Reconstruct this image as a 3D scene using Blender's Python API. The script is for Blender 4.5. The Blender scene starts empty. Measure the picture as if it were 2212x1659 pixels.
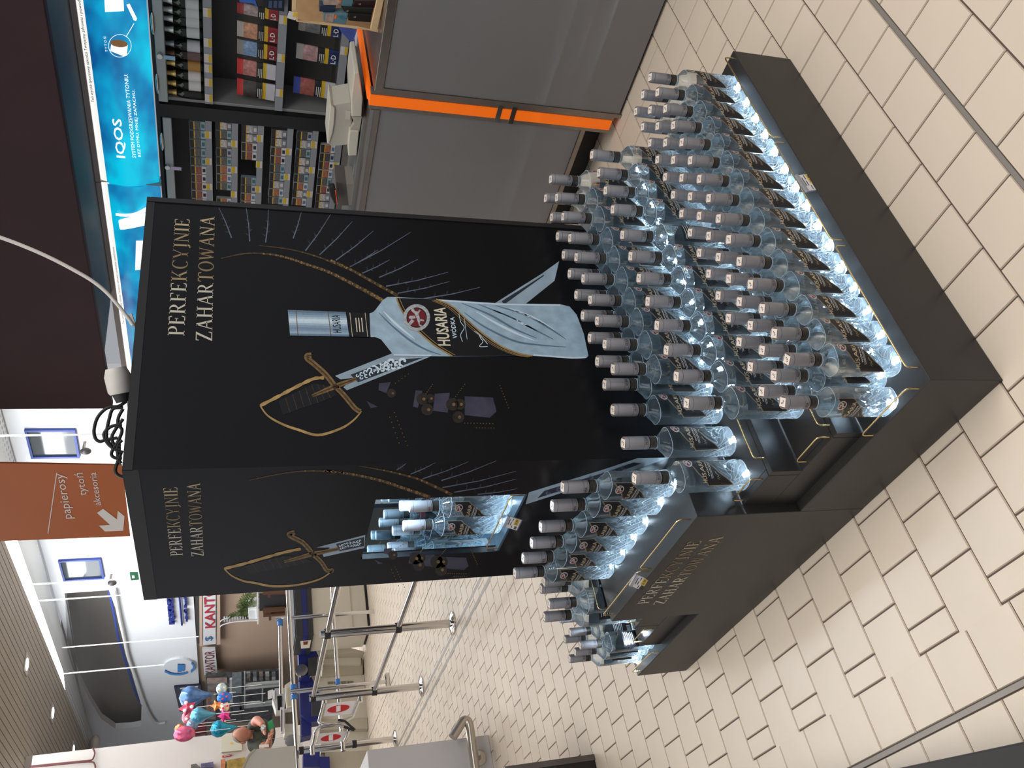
import bpy, bmesh, math, random
from math import sin, cos, pi, radians, sqrt, atan2
from mathutils import Vector, Matrix

random.seed(7)
SC = bpy.context.scene
COL = SC.collection
V3 = Vector

# ---------------------------------------------------------------- camera
CAM_F = 1859.075                       # focal length in pixels of the 2212 px wide frame
CAM_YAW, CAM_PITCH, CAM_ROLL = radians(51.98631), radians(18.07777), radians(0.285167)
CAM_C = V3((-0.87867188, -1.1031315, 1.55590473))
_f = V3((cos(CAM_YAW)*cos(CAM_PITCH), sin(CAM_YAW)*cos(CAM_PITCH), -sin(CAM_PITCH)))
_r = _f.cross(V3((0, 0, 1))).normalized()
_u = _r.cross(_f)
CR = cos(CAM_ROLL)*_r + sin(CAM_ROLL)*_u
CU = -sin(CAM_ROLL)*_r + cos(CAM_ROLL)*_u
CF = _f
cam_data = bpy.data.cameras.new('camera')
cam = bpy.data.objects.new('camera', cam_data)
COL.objects.link(cam)
# the phone was held upright, the picture lies on its side
cam.matrix_world = Matrix(((-CU.x, CR.x, -CF.x, CAM_C.x), (-CU.y, CR.y, -CF.y, CAM_C.y),
                           (-CU.z, CR.z, -CF.z, CAM_C.z), (0, 0, 0, 1)))
cam_data.sensor_fit = 'HORIZONTAL'
cam_data.sensor_width = 36.0
cam_data.lens = CAM_F/2212*36.0
cam_data.clip_start = 0.05
cam_data.clip_end = 200
SC.camera = cam

# ---------------------------------------------------------------- world, exposure
world = bpy.data.worlds.new('hall_air')
SC.world = world
world.use_nodes = True
bg = world.node_tree.nodes['Background']
bg.inputs[0].default_value = (0.86, 0.89, 0.95, 1)
bg.inputs[1].default_value = 0.42
SC.view_settings.view_transform = 'Standard'
SC.view_settings.look = 'None'
SC.view_settings.exposure = 0.0
SC.view_settings.gamma = 1.0
SC.view_settings.use_curve_mapping = False
SC.cycles.use_denoising = True
SC.cycles.max_bounces = 14
SC.cycles.transmission_bounces = 14
SC.cycles.transparent_max_bounces = 20
SC.cycles.diffuse_bounces = 3
SC.cycles.glossy_bounces = 5
SC.cycles.caustics_reflective = False
SC.cycles.caustics_refractive = True
SC.cycles.blur_glossy = 0.6
SC.cycles.sample_clamp_indirect = 6.0

def area_light(name, loc, size, power, color=(1, .96, .9), rot=(0, 0, 0)):
    l = bpy.data.lights.new(name, 'AREA')
    l.shape = 'RECTANGLE'
    l.size, l.size_y = size
    l.energy = power
    l.color = color
    o = bpy.data.objects.new(name, l)
    o.location = loc
    o.rotation_euler = rot
    COL.objects.link(o)
    return o
# rows of flat ceiling luminaires over the shop floor, above and behind the photographer
area_light('ceiling_luminaire', (-1.9, 0.9, 4.15), (3.6, 5), 105, (1, .98, .95))
area_light('ceiling_luminaire', (1.7, -2.0, 4.15), (5, 3), 190, (1, .98, .95))
area_light('ceiling_luminaire', (-0.6, 4.6, 4.15), (3, 4.5), 62, (1, .98, .95))
area_light('ceiling_luminaire', (1.6, 8.4, 4.15), (3, 4.5), 95, (1, .98, .95))
# added fill lights to brighten the hall, the second along the daylight band
area_light('hall_fill_light', (3.6, 13.0, 4.12), (2.4, 7), 230, (.92, .96, 1))
area_light('hall_fill_light', (5.2, 10.5, 4.14), (.5, 8), 150, (.92, .96, 1), (0, radians(-20), 0))

# ---------------------------------------------------------------- helpers
def ray(x, y):
    return CF + CR*((1659-y-829.5)/CAM_F) - CU*((x-1106)/CAM_F)
def onx(x, y, X):
    d = ray(x, y); return CAM_C + d*((X-CAM_C.x)/d.x)
def ony(x, y, Y):
    d = ray(x, y); return CAM_C + d*((Y-CAM_C.y)/d.y)
def onz(x, y, Z):
    d = ray(x, y); return CAM_C + d*((Z-CAM_C.z)/d.z)
def onplane(x, y, p, n):
    d = ray(x, y); return CAM_C + d*((V3(p)-CAM_C).dot(V3(n))/d.dot(V3(n)))
def over(x, y, P):
    d = ray(x, y); t = sqrt((P[0]-CAM_C.x)**2+(P[1]-CAM_C.y)**2)/sqrt(d.x*d.x+d.y*d.y)
    return CAM_C + d*t

def lin(c):
    c = [v/255.0 for v in c[:3]]
    return tuple(v/12.92 if v <= .04045 else ((v+.055)/1.055)**2.4 for v in c)

MATS = {}
def M(name, col, rough=.5, metal=0.0, spec=.5, noise=None, bump=None, trans=0.0, ior=1.45, emit=None, es=0.0, coat=0.0, aniso=None):
    if name in MATS: return MATS[name]
    m = bpy.data.materials.new(name); m.use_nodes = True
    nt = m.node_tree; b = nt.nodes['Principled BSDF']
    c = lin(col)
    b.inputs['Base Color'].default_value = (*c, 1)
    b.inputs['Roughness'].default_value = rough
    b.inputs['Metallic'].default_value = metal
    b.inputs['Specular IOR Level'].default_value = spec
    b.inputs['IOR'].default_value = ior
    b.inputs['Transmission Weight'].default_value = trans
    b.inputs['Coat Weight'].default_value = coat
    if emit is not None:
        b.inputs['Emission Color'].default_value = (*lin(emit), 1)
        b.inputs['Emission Strength'].default_value = es
    tc = None
    if noise or bump:
        tc = nt.nodes.new('ShaderNodeTexCoord')
    if noise:                                   # (scale, amount): mottled tone
        n = nt.nodes.new('ShaderNodeTexNoise'); n.inputs['Scale'].default_value = noise[0]
        n.inputs['Detail'].default_value = 4
        nt.links.new(tc.outputs['Object'], n.inputs['Vector'])
        r = nt.nodes.new('ShaderNodeMapRange')
        r.inputs['From Min'].default_value = .3; r.inputs['From Max'].default_value = .7
        r.inputs['To Min'].default_value = 1-noise[1]; r.inputs['To Max'].default_value = 1+noise[1]
        nt.links.new(n.outputs['Fac'], r.inputs['Value'])
        mx = nt.nodes.new('ShaderNodeMix'); mx.data_type = 'RGBA'; mx.blend_type = 'MULTIPLY'
        mx.inputs['Factor'].default_value = 1
        mx.inputs[6].default_value = (*c, 1)
        cb = nt.nodes.new('ShaderNodeCombineColor')
        for k in range(3): nt.links.new(r.outputs[0], cb.inputs[k])
        nt.links.new(cb.outputs[0], mx.inputs[7])
        nt.links.new(mx.outputs[2], b.inputs['Base Color'])
    if bump:                                    # (scale, strength)
        n2 = nt.nodes.new('ShaderNodeTexNoise'); n2.inputs['Scale'].default_value = bump[0]
        nt.links.new(tc.outputs['Object'], n2.inputs['Vector'])
        bp = nt.nodes.new('ShaderNodeBump'); bp.inputs['Strength'].default_value = bump[1]
        bp.inputs['Distance'].default_value = .002
        nt.links.new(n2.outputs['Fac'], bp.inputs['Height'])
        nt.links.new(bp.outputs[0], b.inputs['Normal'])
    MATS[name] = m
    return m

class MB:
    """collects faces of ONE object; build() links it as a mesh"""
    def __init__(s): s.v = []; s.f = []; s.m = []; s.mi = 0
    def mat(s, i): s.mi = i; return s
    def add(s, vs, fs):
        o = len(s.v); s.v += [tuple(v) for v in vs]
        for f in fs: s.f.append(tuple(i+o for i in f)); s.m.append(s.mi)
        return s
    def box(s, x0, x1, y0, y1, z0, z1):
        return s.add([(x0,y0,z0),(x1,y0,z0),(x1,y1,z0),(x0,y1,z0),(x0,y0,z1),(x1,y0,z1),(x1,y1,z1),(x0,y1,z1)],
                     [(3,2,1,0),(4,5,6,7),(0,1,5,4),(1,2,6,5),(2,3,7,6),(3,0,4,7)])
    def hexa(s, b, t):            # b, t: 4 bottom and 4 top points, counter-clockwise from above
        return s.add(list(b)+list(t), [(3,2,1,0),(4,5,6,7),(0,1,5,4),(1,2,6,5),(2,3,7,6),(3,0,4,7)])
    def obox(s, c, ax, ay, az, hx, hy, hz):
        c, ax, ay, az = V3(c), V3(ax)*hx, V3(ay)*hy, V3(az)*hz
        return s.hexa([c-ax-ay-az, c+ax-ay-az, c+ax+ay-az, c-ax+ay-az], [c-ax-ay+az, c+ax-ay+az, c+ax+ay+az, c-ax+ay+az])
    def tube(s, pts, r, n=8, closed=False, caps=True):
        pts = [V3(p) for p in pts]; N = len(pts); rings = []; up = None
        rr = r if isinstance(r, (list, tuple)) else [r]*N
        for i, p in enumerate(pts):
            if closed: t = (pts[(i+1) % N]-pts[i-1])
            else: t = (pts[min(i+1, N-1)]-pts[max(i-1, 0)])
            t.normalize()
            if up is None:
                up = V3((0, 0, 1)) if abs(t.z) < .9 else V3((1, 0, 0))
            a = t.cross(up)
            if a.length < 1e-6: a = t.orthogonal()
            a.normalize(); b = a.cross(t).normalized(); up = b
            rings.append([p+a*(cos(2*pi*k/n)*rr[i])+b*(sin(2*pi*k/n)*rr[i]) for k in range(n)])
        vs = [v for R in rings for v in R]; fs = []
        for i in range(N if closed else N-1):
            j = (i+1) % N
            for k in range(n):
                l = (k+1) % n; fs.append((i*n+k, i*n+l, j*n+l, j*n+k))
        if caps and not closed:
            fs.append(tuple(range(n-1, -1, -1))); fs.append(tuple((N-1)*n+k for k in range(n)))
        return s.add(vs, fs)
    def cyl(s, p0, p1, r0, r1=None, n=16):
        r1 = r0 if r1 is None else r1
        return s.tube([p0, p1], [r0, r1], n)
    def lathe(s, prof, n=24, c=(0, 0, 0), sx=1, sy=1, cap0=True, cap1=True):
        vs = []; fs = []
        for (r, z) in prof:
            for k in range(n): vs.append((c[0]+r*sx*cos(2*pi*k/n), c[1]+r*sy*sin(2*pi*k/n), c[2]+z))
        N = len(prof)
        for i in range(N-1):
            for k in range(n):
                l = (k+1) % n; fs.append((i*n+k, i*n+l, (i+1)*n+l, (i+1)*n+k))
        if cap0: fs.append(tuple(range(n-1, -1, -1)))
        if cap1: fs.append(tuple((N-1)*n+k for k in range(n)))
        return s.add(vs, fs)
    def ball(s, c, rx, ry=None, rz=None, nu=16, nv=10):
        ry = rx if ry is None else ry; rz = rx if rz is None else rz
        vs = [(c[0], c[1], c[2]-rz)]
        for i in range(1, nv):
            a = -pi/2+pi*i/nv
            for k in range(nu): vs.append((c[0]+rx*cos(a)*cos(2*pi*k/nu), c[1]+ry*cos(a)*sin(2*pi*k/nu), c[2]+rz*sin(a)))
        vs.append((c[0], c[1], c[2]+rz)); T = len(vs)-1; fs = []
        for k in range(nu): fs.append((0, 1+(k+1) % nu, 1+k)); fs.append((T, 1+(nv-2)*nu+k, 1+(nv-2)*nu+(k+1) % nu))
        for i in range(nv-2):
            for k in range(nu):
                l = (k+1) % nu; fs.append((1+i*nu+k, 1+i*nu+l, 1+(i+1)*nu+l, 1+(i+1)*nu+k))
        return s.add(vs, fs)
    def grid(s, fn, nu, nv):
        vs = [fn(i/nu, j/nv) for j in range(nv+1) for i in range(nu+1)]; w = nu+1
        return s.add(vs, [(j*w+i, j*w+i+1, (j+1)*w+i+1, (j+1)*w+i) for j in range(nv) for i in range(nu)])
    def poly(s, pts): return s.add(pts, [tuple(range(len(pts)))])
    def slab(s, pts, nrm, t):     # flat outline with real thickness t along nrm
        n = V3(nrm).normalized()*t; N = len(pts); a = [V3(p) for p in pts]; b = [p+n for p in a]
        return s.add(a+b, [tuple(range(N-1, -1, -1)), tuple(range(N, 2*N))]+[(i, (i+1) % N, N+(i+1) % N, N+i) for i in range(N)])
    def mesh(s, name, mats, smooth=None):
        me = bpy.data.meshes.new(name)
        me.from_pydata(s.v, [], s.f)
        for m in (mats if isinstance(mats, (list, tuple)) else [mats]): me.materials.append(m)
        if len(me.materials) > 1: me.polygons.foreach_set('material_index', s.m)
        if smooth is not None:
            me.polygons.foreach_set('use_smooth', [True]*len(me.polygons))
            me.set_sharp_from_angle(angle=radians(smooth))
        me.update()
        return me
    def build(s, name, mats, parent=None, smooth=None, local=False, bevel=0, label=None, kind=None):
        if parent is not None and not local:
            off = V3(parent.location); q = parent.parent
            while q is not None: off += V3(q.location); q = q.parent
            s.v = [(v[0]-off.x, v[1]-off.y, v[2]-off.z) for v in s.v]
        elif parent is None:
            # put the origin of a one-mesh thing at its base
            xs = [v[0] for v in s.v]; ys = [v[1] for v in s.v]; z0 = min(v[2] for v in s.v)
            c = ((min(xs)+max(xs))/2, (min(ys)+max(ys))/2, z0)
            s.v = [(v[0]-c[0], v[1]-c[1], v[2]-c[2]) for v in s.v]
        me = s.mesh(name, mats, smooth)
        o = bpy.data.objects.new(name, me); COL.objects.link(o)
        if parent is None: o.location = c
        o.parent = parent
        if bevel:
            b = o.modifiers.new('edge', 'BEVEL'); b.width = bevel; b.segments = 2; b.limit_method = 'ANGLE'
        if label: o['label'] = label
        if kind: o['kind'] = kind
        return o

def thing(name, label, cat, loc=(0, 0, 0), rotz=0, group=None, kind=None):
    o = bpy.data.objects.new(name, None); COL.objects.link(o)
    o.empty_display_size = .05
    o.location = loc; o.rotation_euler = (0, 0, rotz)
    tag(o, label, cat, group, kind)
    return o
def tag(o, label, cat=None, group=None, kind=None):
    if label: o['label'] = label
    if cat: o['category'] = cat
    if group: o['group'] = group
    if kind: o['kind'] = kind
    return o
KIDS = {}
def copy_tree(o, parent=None):
    c = o.copy(); COL.objects.link(c); c.parent = parent
    if o.name not in KIDS: KIDS[o.name] = [k for k in bpy.data.objects if k.parent is o]
    for ch in KIDS[o.name]: copy_tree(ch, c)
    return c
ORD = ['first', 'second', 'third', 'fourth', 'fifth', 'sixth', 'seventh', 'eighth', 'ninth', 'tenth', 'eleventh',
       'twelfth', 'thirteenth', 'fourteenth', 'fifteenth', 'sixteenth', 'seventeenth', 'eighteenth', 'nineteenth', 'twentieth']

# ---- lettering: flat meshes from the built-in face, and a hand-made roman with serifs
_TX = {}
def text2d(s, bold=0.0):
    k = (s, bold)
    if k in _TX: return _TX[k]
    cu = bpy.data.curves.new('lettering', 'FONT'); cu.body = s; cu.size = 1.0; cu.resolution_u = 2; cu.offset = bold
    cu.fill_mode = 'FRONT'
    ob = bpy.data.objects.new('lettering', cu); COL.objects.link(ob)
    bpy.context.view_layer.update()
    ev = ob.evaluated_get(bpy.context.evaluated_depsgraph_get())
    me = ev.to_mesh()
    vs = [(v.co.x, v.co.y) for v in me.vertices]; fs = [tuple(p.vertices) for p in me.polygons]
    ev.to_mesh_clear()
    bpy.data.objects.remove(ob); bpy.data.curves.remove(cu)
    _TX[k] = (vs, fs)
    return _TX[k]
def put_text(mb, s, org, right, up, width=None, height=None, bold=0.0, shear=0.0):
    """org = lower left of the inked box; right, up = unit vectors"""
    vs, fs = text2d(s, bold)
    x0 = min(v[0] for v in vs); x1 = max(v[0] for v in vs); y0 = min(v[1] for v in vs); y1 = max(v[1] for v in vs)
    if width is None: sy = height/(y1-y0); sx = sy
    elif height is None: sx = width/(x1-x0); sy = sx
    else: sx = width/(x1-x0); sy = height/(y1-y0)
    O, R, U = V3(org), V3(right), V3(up)
    return mb.add([O+R*((x-x0)*sx+(y-y0)*sy*shear)+U*((y-y0)*sy) for x, y in vs], fs)

TK, TN, SR = .135, .052, .040      # thick, thin, serif height
def _glyph(ch):
    P = []; W = .6
    def rect(x0, y0, x1, y1): P.append([(x0, y0), (x1, y0), (x1, y1), (x0, y1)])
    def stem(x, y0=0, y1=1, w=TK, sb=True, st=True):
        rect(x, y0, x+w, y1)
        if sb: rect(x-.075, y0, x+w+.075, y0+SR)
        if st: rect(x-.075, y1-SR, x+w+.075, y1)
    def diag(x0, y0, x1, y1, w): P.append([(x0, y0), (x0+w, y0), (x1+w, y1), (x1, y1)])
    def arc(cx, cy, rx, ry, a0, a1, tk=TK, tn=TN, n=14):
        o = []; i = []
        for k in range(n+1):
            a = radians(a0+(a1-a0)*k/n)
            o.append((cx+rx*cos(a), cy+ry*sin(a))); i.append((cx+(rx-tk)*cos(a), cy+(ry-tn)*sin(a)))
        for k in range(n): P.append([o[k], o[k+1], i[k+1], i[k]])
    def serif(x, y, l=.09): rect(x-l, y, x+l, y+SR)
    if ch in 'PR':
        stem(.08); rect(.2, 1-TN, .32, 1); rect(.2, .46, .32, .46+TN)
        arc(.32, .73, .27, .27, -90, 90); W = .62
        if ch == 'R':
            diag(.56, 0, .27, .48, TK*.95); serif(.64, 0, .1); W = .76
    elif ch in 'EF':
        stem(.08); rect(.2, 1-TN, .56, 1); rect(.2, .5, .44, .5+TN)
        P.append([(.56, 1), (.56, .80), (.53, .80), (.47, 1-TN)]); rect(.41, .42, .44, .63)
        W = .62
        if ch == 'E':
            rect(.2, 0, .56, TN); P.append([(.59, .22), (.56, 0), (.47, TN), (.56, .22)])
            W = .66
    elif ch == 'I': stem(.08); W = .32
    elif ch == 'H': stem(.08); stem(.53); rect(.2, .5, .56, .5+TN); W = .78
    elif ch == 'N':
        stem(.09, w=TN, st=False); stem(.58, w=TN, sb=False); diag(.55, 0, .02, 1, TK*.98); rect(0, 1-SR, .1, 1); W = .74
    elif ch == 'K':
        stem(.08); diag(.25, .42, .6, 1, TN*1.2); diag(.6, 0, .32, .54, TK); serif(.67, 0, .1); serif(.62, 1-SR, .09); W = .78
    elif ch == 'T':
        stem(.27, st=False); rect(.02, 1-TN, .67, 1)
        P.append([(.02, 1), (.02, .78), (.05, .78), (.11, 1-TN)]); P.append([(.67, 1), (.58, 1-TN), (.64, .78), (.67, .78)]); W = .7
    elif ch == 'Y':
        stem(.28, 0, .46, st=False); diag(.28, .42, .02, 1, TK); diag(.37, .42, .62, 1, TN*1.2); serif(.09, 1-SR, .1); serif(.64, 1-SR, .08); W = .74
    elif ch == 'J':
        stem(.14, .1, 1, sb=False); arc(.11, .02, .18, .14, -90, 20, TK, TN); P.append([(.02, -.12), (.12, -.12), (.12, -.06), (.05, -.03)]); W = .4
    elif ch == 'Z':
        rect(.03, 1-TN, .6, 1); rect(.03, 0, .6, TN); diag(.02, TN, .43, 1-TN, TK*1.05)
        P.append([(.03, 1), (.03, .8), (.06, .8), (.12, 1-TN)]); P.append([(.6, 0), (.6, .22), (.57, .22), (.5, TN)]); W = .65
    elif ch == 'A':
        diag(.06, 0, .33, 1, TN*1.1); diag(.56, 0, .29, 1, TK); rect(.18, .32, .56, .32+TN); serif(.09, 0, .09); serif(.64, 0, .11); W = .76
    elif ch == 'W':
        diag(.2, 0, .02, 1, TK*.95); diag(.24, 0, .42, 1, TN*1.2); diag(.58, 0, .38, 1, TK*.95); diag(.64, 0, .84, 1, TN*1.2)
        serif(.08, 1-SR, .1); serif(.45, 1-SR, .1); serif(.87, 1-SR, .08); W = .98
    elif ch == 'O':
        arc(.38, .5, .37, .515, 0, 360, TK, TN, 32); W = .78
    elif ch == 'C':
        arc(.38, .5, .36, .515, 52, 308, TK, TN, 24); rect(.6, .78, .63, 1); W = .68
    return P, W
def serif_text(s, org, right, up, width, height, parts):
    """parts: callable(i_char, polygon list in world) collecting per letter"""
    adv = [_glyph(c)[1] for c in s]; gap = .055
    tot = sum(adv)+gap*(len(s)-1)
    sx = width/tot; O, R, U = V3(org), V3(right), V3(up); x = 0
    for i, c in enumerate(s):
        P, W = _glyph(c)
        parts(i, [[O+R*((x+px)*sx)+U*(py*height) for px, py in poly] for poly in P])
        x += W+gap
# ---------------------------------------------------------------- floor of square tiles
T = .1436
GR = M('grout', (92, 78, 70), .9)
fl = MB().box(-5, 9, -3, 24, -.06, -.004).build('floor', GR)
tag(fl, 'cream square tile floor laid in running bond with dark joints', None, None, 'structure')
tile_m = M('cream_tile', (220, 204, 185), .42, spec=.35, noise=(2.2, .045), bump=(60, .05))
strip_m = M('expansion_strip', (150, 143, 135), .5, metal=.3)
def tile_mesh(w, d, name='tile'):
    h = .0021; b = .0016
    x0, y0, x1, y1 = -w/2+h, -d/2+h, w/2-h, d/2-h
    m = MB()
    vs = [(x0, y0, -.004), (x1, y0, -.004), (x1, y1, -.004), (x0, y1, -.004), (x0+b, y0+b, 0), (x1-b, y0+b, 0), (x1-b, y1-b, 0), (x0+b, y1-b, 0)]
    m.add(vs, [(4, 5, 6, 7), (0, 1, 5, 4), (1, 2, 6, 5), (2, 3, 7, 6), (3, 0, 4, 7)])
    return m
tile_me = tile_mesh(T, T).mesh('tile', tile_m)
tiles = []
Y0 = .1525
def in_view(p):
    d = V3(p)-CAM_C; z = d.dot(CF)
    if z < .3: return None
    px = 1106-CAM_F*d.dot(CU)/z; py = 829.5-CAM_F*d.dot(CR)/z
    return (px, py, z) if -160 < px < 2360 and -160 < py < 1820 else None
XB = -.372          # here the bond changes to straight columns
for j in range(-5, 84):
    yc = Y0+T*(j+.5)
    if yc < -.29: yc -= .011
    off = -.024 if j % 2 == 0 else -.096
    k0 = int((XB-off)/T)-1
    for i in range(k0, 62):
        xc = off+T*(i+.5)
        if xc-T/2 < XB-.02:
            if xc+T/2 > XB+.03:        # half tile at the edge of the bond
                tiles.append(((XB+xc+T/2)/2, yc, 0, xc+T/2-XB, T))
            continue
        tiles.append((xc, yc, 0, T, T))
for j in range(-6, 60):
    yc = .849+T*(j-5.5)
    for c in range(4):
        xc = XB-T*(c+.5)-(.014 if c >= 1 else 0)
        tiles.append((xc, yc, 0, T, T))
near, far = [], []
def covered(x, y): return (0.085 < x < 1.115 and .085 < y < 1.60) or (x > 2.25 and y > -1.5 and y < 4.0)
for t in tiles:
    q = in_view(t[:3])
    if q is None or covered(t[0], t[1]): continue
    (near if abs(t[3]-T) < 1e-6 else far).append((q[2], t))
near.sort(key=lambda a: a[0])
for k, (z, t) in enumerate(near[:290]):
    o = bpy.data.objects.new('tile', tile_me); COL.objects.link(o)
    o.location = (t[0]-fl.location.x, t[1]-fl.location.y, random.uniform(-.0003, .0003)-fl.location.z); o.parent = fl
m = MB()
for z, t in near[290:]+far:
    s = tile_mesh(t[3], t[4]); m.add([(v[0]+t[0], v[1]+t[1], v[2]) for v in s.v], s.f)
m.build('distant_tiles', tile_m, fl, kind='stuff')
# metal expansion strips let into the joints
MB().box(-.7, 4, -.2905, -.2795, -.004, .0008).build('expansion_strip', strip_m, fl)
MB().box(XB-T-.0135, XB-T-.0015, -.25, 6, -.004, .0008).build('expansion_strip', strip_m, fl)
# ---------------------------------------------------------------- the vodka display stand
BLK = M('black_board', (45, 43, 42), .42, spec=.45, noise=(9, .06), bump=(240, .04))
BLK2 = M('black_print', (12, 12, 15), .36, spec=.36, noise=(3, .1))
GOLDW = M('brass_wire', (214, 190, 140), .25, metal=1)
LED = M('led_lens', (255, 255, 255), .4, emit=(210, 234, 255), es=5200.0)
WX, WY, ZB, Z2, Z3, ZBX = 1.2, 1.684, .193, .267, .350, .487
XL, Y2, Y3 = .025, .226, .381
BY0, BY1 = .535, 1.155
CX0, CX1, CY0, CY1, CH = .1695, 1.019, .534, 1.1585, 1.769
ds = thing('display_stand', 'black tiered vodka display stand with tall printed column and lit shelves', 'display stand', (0, 0, 0))
MB().box(0, WX, 0, WY, .001, ZB).build('plinth', BLK, ds, bevel=.0015)
g = .0012
MB().box(XL+.018, WX-XL, Y2+.018, WY-Y2-.018, ZB, Z2).build('lower_step', BLK, ds)
for a, b in ((Y2, Y2+.0175), (WY-Y2-.0175, WY-Y2)):
    MB().box(XL, WX-XL, a, b, ZB, Z2).build('riser_board', BLK, ds, bevel=.001)
MB().box(XL, XL+.0176, Y2+.0175+g, WY-Y2-.0175-g, ZB, Z2).build('riser_board', BLK, ds, bevel=.001)
MB().box(XL+.018, WX-XL, Y3+.018, WY-Y3-.018, Z2, Z3).build('upper_step', BLK, ds)
for a, b in ((Y3, Y3+.0175), (WY-Y3-.0175, WY-Y3)):
    MB().box(XL, WX-XL, a, b, Z2, Z3).build('riser_board', BLK, ds, bevel=.001)
MB().box(XL, XL+.0176, Y3+.0175+g, WY-Y3-.0175-g, Z2, Z3).build('riser_board', BLK, ds, bevel=.001)
MB().box(-.0008, CX0, BY0, BY1, .001, ZBX).build('front_box', BLK, ds, bevel=.0015)

# column with a mirror-lined niche in its left face
NY0, NY1, NZ0, NZ1, ND = .690, .998, .841, 1.226, .17
TH = .017
col_left = MB()
for (a, b, c, d) in ((CY0, CY1, Z3, NZ0), (CY0, CY1, NZ1, CH), (CY0, NY0, NZ0, NZ1), (NY1, CY1, NZ0, NZ1)):
    col_left.box(CX0, CX0+TH, a, b, c, d)
col_left.build('left_panel', BLK2, ds)
MB().box(CX0+TH, CX1, CY0, CY0+TH, Z3, CH).build('front_panel', BLK2, ds)
MB().box(CX1-TH, CX1, CY0+TH, CY1, Z3, CH).build('rear_side_panel', BLK2, ds)
MB().box(CX0+TH, CX1-TH, CY1-TH, CY1, Z3, CH).build('back_panel', BLK2, ds)
MB().box(CX0+TH, CX1-TH, CY0+TH, CY1-TH, CH-.05, CH-.03).build('top_board', BLK, ds)
# slim edge profiles that frame the printed panels
PROF = M('edge_profile', (38, 36, 36), .4)
MB().box(CX0-.0012, CX0, CY0, CY1, CH-.032, CH).build('edge_profile', PROF, ds)
MB().box(CX1-.016, CX1+.001, CY0-.003, CY0, Z3, CH).build('edge_profile', PROF, ds)
MB().box(CX0, CX1-.0165, CY0-.0012, CY0, CH-.02, CH).build('edge_profile', PROF, ds)
MIR = M('mirror', (225, 236, 240), .02, metal=1)
nx0, nx1 = CX0+TH, CX0+ND
MB().box(nx1, nx1+.004, NY0, NY1, NZ0, NZ1).build('mirror', MIR, ds)
MB().box(nx0, nx1, NY1-.004, NY1, NZ0+.006, NZ1).build('mirror', MIR, ds)
MB().box(nx0, nx1, NY0, NY0+.004, NZ0+.006, NZ1).build('mirror', MIR, ds)
MB().box(CX0+.001, nx1, NY0, NY1, NZ0-.012, NZ0+.006).build('niche_floor', M('niche_floor', (66, 88, 104), .3), ds)
MB().box(nx0, nx1, NY0+.004, NY1-.004, NZ1-.006, NZ1).build('niche_ceiling', BLK, ds)
MB().box(nx0+.036, nx0+.085, NY0+.02, NY1-.02, NZ1-.011, NZ1-.0062).build('led_strip', M('led_strip', (255, 255, 255), .4, emit=(200, 230, 255), es=120), ds)

def staple(p0, p1, h, r=.0021, name='wire_guard', parent=ds, lean=(0, 0, 0)):
    p0, p1, L = V3(p0), V3(p1), V3(lean); up = V3((0, 0, h)); d = (p1-p0).normalized(); q = .011
    pts = [p0-V3((0, 0, .004)), p0+up*(1-q/h)+L*.7]
    for k in range(1, 4):
        a = pi/2*k/4; pts.append(p0+up+L+d*(q*(1-cos(a)))-V3((0, 0, q*(1-sin(a)))))
    pts.append(p0+up+L+d*q); pts.append(p1+up+L-d*q)
    for k in range(1, 4):
        a = pi/2*k/4; pts.append(p1+up+L-d*(q*(1-sin(a)))-V3((0, 0, q*(1-cos(a)))))
    pts += [p1+up*(1-q/h)+L*.7, p1-V3((0, 0, .004))]
    return MB().tube(pts, r, 8).build(name, GOLDW, parent, smooth=50)
for a, b in ((.039, .403), (.423, .788), (.810, 1.174)): staple((a, .009, ZB), (b, .009, ZB), .034)
for a, b in ((.052, .41), (.43, .77), (.79, 1.15)): staple((a, Y2+.007, Z2), (b, Y2+.007, Z2), .034)
for a, b in ((.066, .41), (.43, .77), (.79, 1.15)): staple((a, Y3+.005, Z3), (b, Y3+.005, Z3), .032)
for s in (0, 1):
    f = (lambda y: y) if s == 0 else (lambda y: WY-y)
    staple((.0045, f(.035), ZB), (.0045, f(.206), ZB), .034)
    staple((XL+.007, f(.25), Z2), (XL+.007, f(.352), Z2), .034)
    staple((XL+.008, f(.425), Z3), (XL+.008, f(.525), Z3), .034)
staple((.010, .567, ZBX), (.010, .830, ZBX), .034)
staple((.010, .846, ZBX), (.010, 1.128, ZBX), .034)
staple((.035, 1.146, ZBX), (.152, 1.146, ZBX), .034)
staple((CX0+.004, NY0+.012, NZ0+.006), (CX0+.004, NY1-.012, NZ0+.006), .034)

# ---------------------------------------------------------------- the bottle (0.5 l, later scaled for the larger size)
BH = .270
def sect(z):      # half width, half depth, squareness
    K = [(0, .0275, .0215, 2.6), (.003, .0318, .0250, 2.7), (.010, .0341, .0264, 2.8), (.030, .0338, .0260, 2.8), (.085, .0340, .0262, 2.8),
         (.150, .0350, .0270, 2.7), (.160, .0351, .0271, 2.6), (.166, .0342, .0266, 2.5), (.1855, .0155, .0148, 2.0), (.189, .0130, .0130, 2.0),
         (.1905, .0130, .0130, 2.0), (.191, .0146, .0146, 2.0), (.1932, .0146, .0146, 2.0), (.194, .0122, .0122, 2.0), (.262, .0122, .0122, 2)]
    for a, b in zip(K, K[1:]):
        if z <= b[0]:
            t = (z-a[0])/(b[0]-a[0]) if b[0] > a[0] else 0
            return tuple(a[i]+(b[i]-a[i])*t for i in (1, 2, 3))
    return K[-1][1:]
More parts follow.
